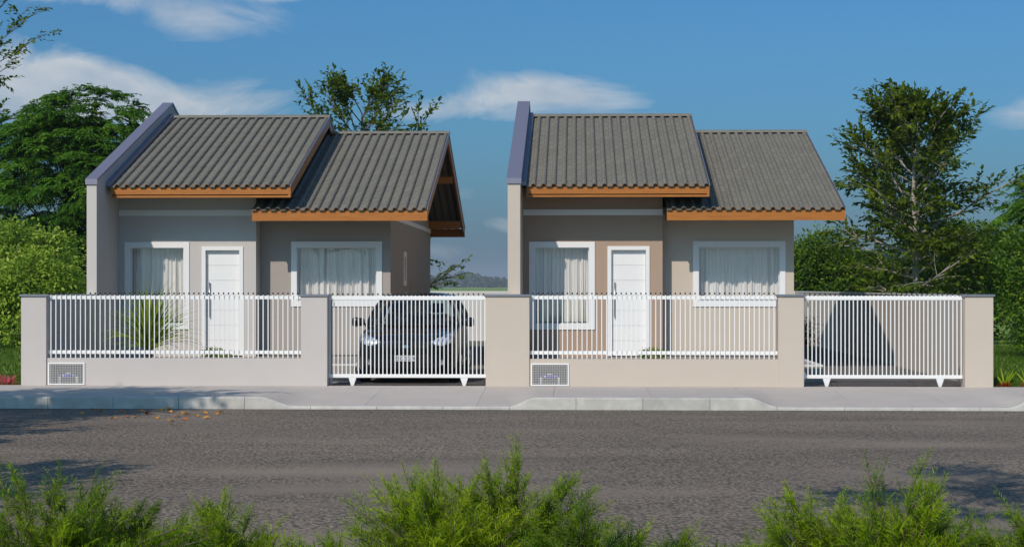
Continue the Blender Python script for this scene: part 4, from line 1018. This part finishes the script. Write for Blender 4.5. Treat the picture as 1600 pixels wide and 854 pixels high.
# blossoms and bromeliads outside the posts
def flower(name, loc, label, seed, n, L, w, lm, group=None):
    T = sword_plant(name, loc, label, seed, n, L, w, lm, (.3, 1.4), 'flower', .5, 0.0, group, 'petal'); return T
for i, (x, y, lab) in enumerate([(-9.92, .35, 'pink spiky flower nearest the left edge of the photo'), (-9.68, .30, 'pink spiky flower close to the leftmost post')]):
    flower('pink_flower', (x, y, -.03), lab, 100+i, 44, .25, .026, M['leaf_pink'], 'pink flowers on the left verge')
for i, (x, y, lab) in enumerate([(7.17, .32, 'red bromeliad flower close to the rightmost post'), (7.55, .30, 'red bromeliad flower near the right edge of the photo')]):
    T = flower('bromeliad', (x, y, -.03), lab, 110+i, 22, .17, .04, M['leaf_red'], 'red bromeliads on the right verge')
    R = random.Random(i)
    for k in range(7):
        a = R.uniform(0, 6.28); mb = MB(); d = Vector((math.cos(a)*.5, math.sin(a)*.3, 1)).normalized(); L = R.uniform(.28, .45); sdv = d.cross(Vector((0, 1, 0))).normalized()
        mb.v = [tuple(-sdv*.012), tuple(sdv*.012), tuple(d*L*.5+sdv*.016+Vector((d.x*.05, 0, 0))), tuple(d*L*.5-sdv*.016+Vector((d.x*.05, 0, 0))), tuple(d*L+Vector((d.x*.15, 0, -.03)))]
        mb.f = [(0, 1, 2, 3), (3, 2, 4)]; me = mb.mesh('leaf', M['leaf_yucca']); at = me.attributes.new('tint', 'FLOAT', 'FACE'); at.data.foreach_set('value', [.6, .6]); ob('leaf', me, T)

# grass blades beside the plots and on the near verge
def grass(label_, areas, seed):
    rg = np.random.default_rng(seed); P = []; L = []
    for (x0, x1, y0, y1, z, n, ln) in areas:
        P.append(np.stack([rg.uniform(x0, x1, n), rg.uniform(y0, y1, n), np.full(n, z)], 1)); L.append(ln*rg.uniform(.5, 1.2, n))
    P = np.concatenate(P); n = len(P); D = rg.normal(size=(n, 3))*.35+np.array([0, 0, 1.]); N = rg.normal(size=(n, 3))
    o = ob('grass', leaves_mesh('grass', P, D, N, np.concatenate(L), .16, M['grass'], np.clip(rg.normal(.5, .25, n), 0, 1), .2)); tag(o, label_, 'grass', kind='stuff'); return o
grass('short green lawn beside and behind the plots', [(-12.2, -9.4, .1, 4, -.035, 12000, .07), (-20, -9.5, 4, 20, -.035, 26000, .12), (6.95, 9.6, .1, 4, -.035, 12000, .07), (6.95, 15, 4, 20, -.035, 26000, .12)], 3)
grass('grass on the near verge under the ferny bushes', [(-9, 9, -24, -17.8, -.08, 26000, .10)], 4)

# ferny bushes in the foreground
def plume(R, L):
    """one feathery shoot along +z as arrays of leaflets"""
    P = []; D = []; nd = 11
    for k in range(nd):
        t = (k+.5)/nd; z = L*(.1+.9*t); nn = 3
        for j in range(nn):
            a = k*2.1+j*2*PI/nn+R.uniform(-.3, .3); l = .058*(1-.6*t)*R.uniform(.8, 1.2)
            P.append((0, 0, z)); D.append((math.cos(a), math.sin(a), .75+R.uniform(-.2, .3), l))
    return P, D
def fern_bush(loc, label, seed, w, h, n_stem, lean=0.0, tintb=.0, dense=1.0):
    R = random.Random(seed); rg = np.random.default_rng(seed); T = empty('feathery_bush', loc); tag(T, label, 'bush', 'feathery bushes along the near verge')
    plumes = [plume(R, 1.0) for _ in range(8)]
    pl = [(np.array(p), np.array(d)) for p, d in plumes]
    mb = MB(); AP = []; AD = []; AL = []; AT = []
    for s in range(n_stem):
        a = R.uniform(0, 2*PI); rr_ = R.random()**.6; out = Vector((math.cos(a)*rr_, math.sin(a)*rr_*.6, 0))
        hh = h*(1-.62*rr_**2)*R.uniform(.72, 1.08); q = Vector((out.x*w*.12, out.y*w*.12, 0)); tip = Vector((out.x*w+lean*hh, out.y*w, hh)); pts = [q]
        for k in range(1, 7):
            t = k/6; pts.append(q.lerp(tip, t)+Vector((out.x, out.y, 0))*(-.16*math.sin(PI*t))*w+Vector((R.gauss(0, .012), R.gauss(0, .012), .10*h*math.sin(PI*t)*.6)))
        mb.tube(pts, [.0075*(1-.8*k/6)+.0012 for k in range(7)], 4, cap=False)
        st_t = min(max(.45+tintb+R.gauss(0, .12), 0), 1)
        nb = int(12*dense)
        for b in range(nb+1):
            u = .34+.66*b/nb; f = min(u*6, 5.999); k = int(f); p = pts[k].lerp(pts[k+1], f-k); d0 = (pts[k+1]-pts[k]).normalized()
            if b == nb: d = d0
            else: d = rotv(d0, Vector((R.gauss(0, 1), R.gauss(0, 1), R.gauss(0, .4))).normalized(), R.uniform(.35, 1.0)); d.z = abs(d.z)*.8+.18; d.normalize()
            L = (.15+.14*R.random())*(1.12-.45*u); Pp, Dd = pl[R.randrange(8)]
            zc = d; xc = zc.cross(Vector((.3, .9, .1))).normalized(); yc = zc.cross(xc)
            Mx = np.array([tuple(xc), tuple(yc), tuple(zc)])
            bend = np.zeros_like(Pp); tt = Pp[:, 2]; pp = Pp.copy(); pp[:, 2] *= L; W_ = pp@Mx+np.array(tuple(p)); W_[:, 2] += -.18*L*tt**2*(1-abs(d.z))
            AP.append(W_); AD.append(Dd[:, :3]@Mx+np.array([0, 0, .25])); AL.append(Dd[:, 3]*(.75+.3*R.random())); AT.append(np.clip(np.full(len(Pp), st_t)+.28*(tt-.4)+rg.normal(0, .08, len(Pp)), 0, 1))
            if b % 2 == 0: mb.tube([p, p+d*L*.9], [.0018, .0009], 3, cap=False)
    P = np.concatenate(AP); me = leaves_mesh('foliage', P, np.concatenate(AD), rg.normal(size=P.shape)*.5+np.array([0, -.3, 1]), np.concatenate(AL), .13, M['leaf_fern'], np.concatenate(AT), .25)
    mb.build('stem', M['bark'], T); ob('foliage', me, T)
    return T
FY = -20.6
def fx(u, d=8.7): return (u-900)*d/2740
fb = [(70, 8.6, .78, .94, 70, -.05, -.02, 'dark bush with a tall pale shoot at the left edge'), (165, 9.0, .45, .62, 40, .12, -.18, 'low dark bush leaning right, second from the left edge'),
      (345, 9.2, .36, .66, 34, 0, .12, 'light green bush right of the dark leaning bush'), (470, 8.8, .36, .44, 34, .05, -.12, 'low dark bush between the light green bush and the tall middle bush'),
      (690, 8.8, .50, .84, 62, -.03, .16, 'tall bright bush below the wide corner post'), (800, 9.1, .46, .94, 50, .0, .10, 'tall bright bush just right of the tallest middle shoots'),
      (900, 8.6, .42, .66, 40, .08, -.16, 'dark bush spreading right at the middle of the verge'), (975, 9.2, .22, .50, 18, .05, .05, 'small bush with thin pale tips right of the middle'),
      (600, 8.7, .26, .40, 24, 0, .14, 'low bright bush left of the tall middle bush'), (1125, 9.3, .10, .36, 6, -.05, .1, 'tiny shoot standing alone right of the middle'),
      (1290, 8.9, .42, .74, 46, -.05, .10, 'bright bush below the right sliding gate'), (1395, 8.7, .46, .90, 50, .0, .06, 'tall bright bush right of the one below the right gate'),
      (1510, 8.8, .46, .48, 40, .05, -.05, 'low bush next to the right edge'), (1600, 9.0, .40, .66, 40, .05, .0, 'bush cut off by the right edge'), (545, 9.0, .30, .46, 30, -.05, .08, 'small light bush in the dip left of the middle bushes'), (250, 8.9, .32, .52, 30, .05, -.05, 'small dark bush between the leaning bush and the light green one'), (1045, 9.1, .26, .44, 20, .08, .1, 'sparse low bush right of the thin pale tips'),
      (1200, 9.2, .26, .40, 22, 0, 0, 'low sparse bush left of the bright right bushes')]
for i, (u, d, w_, h_, ns, ln, tb, lab) in enumerate(fb):
    # rooted on the verge
    fern_bush(((u-900)*d/2740, -29.3+d, -.08), lab, 200+i, w_*1.28, h_*.87, int(ns*1.15), ln, tb)

# fallen leaves on the road
def fallen(i, x, y, s, red, lab):
    R = random.Random(300+i); mb = MB(); n = 9
    for k in range(n+1):
        t = k/n; wd = math.sin(PI*t)**.8*.30*(1+.12*(k % 2)); z = .12*math.sin(PI*t)+.05
        mb.v += [(t-.5, -wd, z+.10*wd*3), (t-.5, 0, z), (t-.5, wd, z+.12*wd*3)]
    for k in range(n):
        q = k*3; mb.f += [(q, q+3, q+4, q+1), (q+1, q+4, q+5, q+2)]
    mb.v += [(-.5, 0, .05), (-.72, .03, .02), (-.72, .05, .02), (-.5, .03, .05)]; b = len(mb.v); mb.f.append((b-4, b-3, b-2, b-1))
    me = mb.mesh('fallen_leaf', M['leaf_fallen_red'] if red else M['leaf_fallen']); at = me.attributes.new('tint', 'FLOAT', 'FACE'); at.data.foreach_set('value', [R.random()]*len(me.polygons))
    o = ob('fallen_leaf', me, None, (x, y, ROADZ)); o.scale = (s, s, s); o.rotation_euler = (R.uniform(-.25, .25), R.uniform(-.2, .2), R.uniform(0, 6.28))
    tag(o, lab, 'leaf', 'fallen orange leaves on the road'); return o
lf = [(120, 648), (140, 643), (162, 638), (184, 646), (172, 657), (192, 653), (205, 654), (215, 645), (229, 639, 1), (227, 649, 1), (241, 655), (245, 643), (259, 641), (261, 646), (262, 660), (272, 653), (278, 640), (283, 647), (284, 658), (289, 651), (303, 652), (316, 648), (320, 655), (334, 648), (344, 646), (153, 645)]
order = sorted(range(len(lf)), key=lambda k: lf[k][0]); rank = {k: n_ for n_, k in enumerate(order)}
words = ['first', 'second', 'third', 'fourth', 'fifth', 'sixth', 'seventh', 'eighth', 'ninth', 'tenth', 'eleventh', 'twelfth', 'thirteenth']
for i, t in enumerate(lf):
    u, v = t[0], t[1]; big = len(t) > 2; d = 2740*(1.67-ROADZ)/(v-447); s = .12 if not big else .16
    red = i in (1, 3, 5, 9, 18); k = rank[i]; nn = len(lf)
    side_ = '%s from the left' % words[k] if k < nn/2 else '%s from the right' % words[nn-1-k]
    lab = '%s fallen leaf on the road, %s in the scatter' % ('reddish' if red else ('large orange' if big else 'small orange'), side_)
    fallen(i, (u-900)*d/2740, -29.3+d, s, red, lab)

# trees outside the frame whose shade falls on the road and the wall
make_tree('broadleaf_tree', (-11.6, -11.5, -.2), 'roadside tree out of frame on the left, throwing shade on the road', 401, 7.6, .13, .45,
    [(0, 2), (.45, 2.5), (.7, 2.4), (.9, 1.4), (1, .4)], 36, .22, M['leaf_tree'], M['bark'], rise=(.0, .8), subs=6, twigs=5, per=7)
make_tree('broadleaf_tree', (-8.6, -18.6, -.1), 'small tree on the near verge out of frame on the left', 402, 5.6, .09, .5,
    [(0, 1.4), (.5, 1.6), (.8, 1.3), (1, .4)], 14, .18, M['leaf_tree'], M['bark'], rise=(.0, .8), subs=6, twigs=4, per=7)
make_tree('broadleaf_tree', (-1.9, -25.3, -.1), 'tree on the near verge above the viewer', 403, 9.4, .11, .72,
    [(0, 1.0), (.72, 1.3), (.85, 1.2), (1, .5)], 9, .2, M['leaf_tree'], M['bark'], rise=(-.1, .5), subs=5, twigs=4, per=6, lean=(.09, .17))

# far wood across the field
rg = np.random.default_rng(9); P = []; N = []; D = []; L = []; Tn = []
for i in range(520):
    x = -1100+2200*(i+rg.uniform(-.5, .5))/520; hgt = 13+2.6*math.sin(x*.031)+1.8*math.sin(x*.083+1)+rg.uniform(-1.5, 1.8); r = rg.uniform(5, 9); y = 2200+rg.uniform(-25, 25); k = 80
    d = rg.normal(size=(k, 3)); d /= np.linalg.norm(d, axis=1, keepdims=True); c = np.array([x, y, hgt*.52]); p = c+d*np.array([r, r, hgt*.52]); P.append(p); D.append(rg.normal(size=(k, 3))+d*.5); N.append(d+rg.normal(size=(k, 3))*.3); L.append(rg.uniform(2.2, 4.4, k)); Tn.append(np.clip(rg.normal(.5, .2)+rg.normal(0, .15, k), 0, 1))
P = np.concatenate(P); P[:, 2] = np.maximum(P[:, 2], 0)
tag(ob('far_wood', leaves_mesh('far_wood', P, np.concatenate(D), np.concatenate(N), np.concatenate(L), .8, M['leaf_far'], np.concatenate(Tn), .1)), 'far line of trees across the green field', 'wood', kind='stuff')

# thin air that fades the far wood
hz = bpy.data.materials.new('air'); hz.use_nodes = True; ht_ = hz.node_tree; ht_.nodes.clear()
ho = ht_.nodes.new('ShaderNodeOutputMaterial'); hv = ht_.nodes.new('ShaderNodeVolumePrincipled'); hv.inputs['Color'].default_value = (.80, .88, 1, 1); hv.inputs['Density'].default_value = .00018; hv.inputs['Anisotropy'].default_value = 0.0
ht_.links.new(hv.outputs[0], ho.inputs['Volume'])
mb = MB(); mb.quadbox(-1300, 1300, -160, 2300, -1.3, 22); hb = mb.build('haze', hz); tag(hb, kind='stuff')
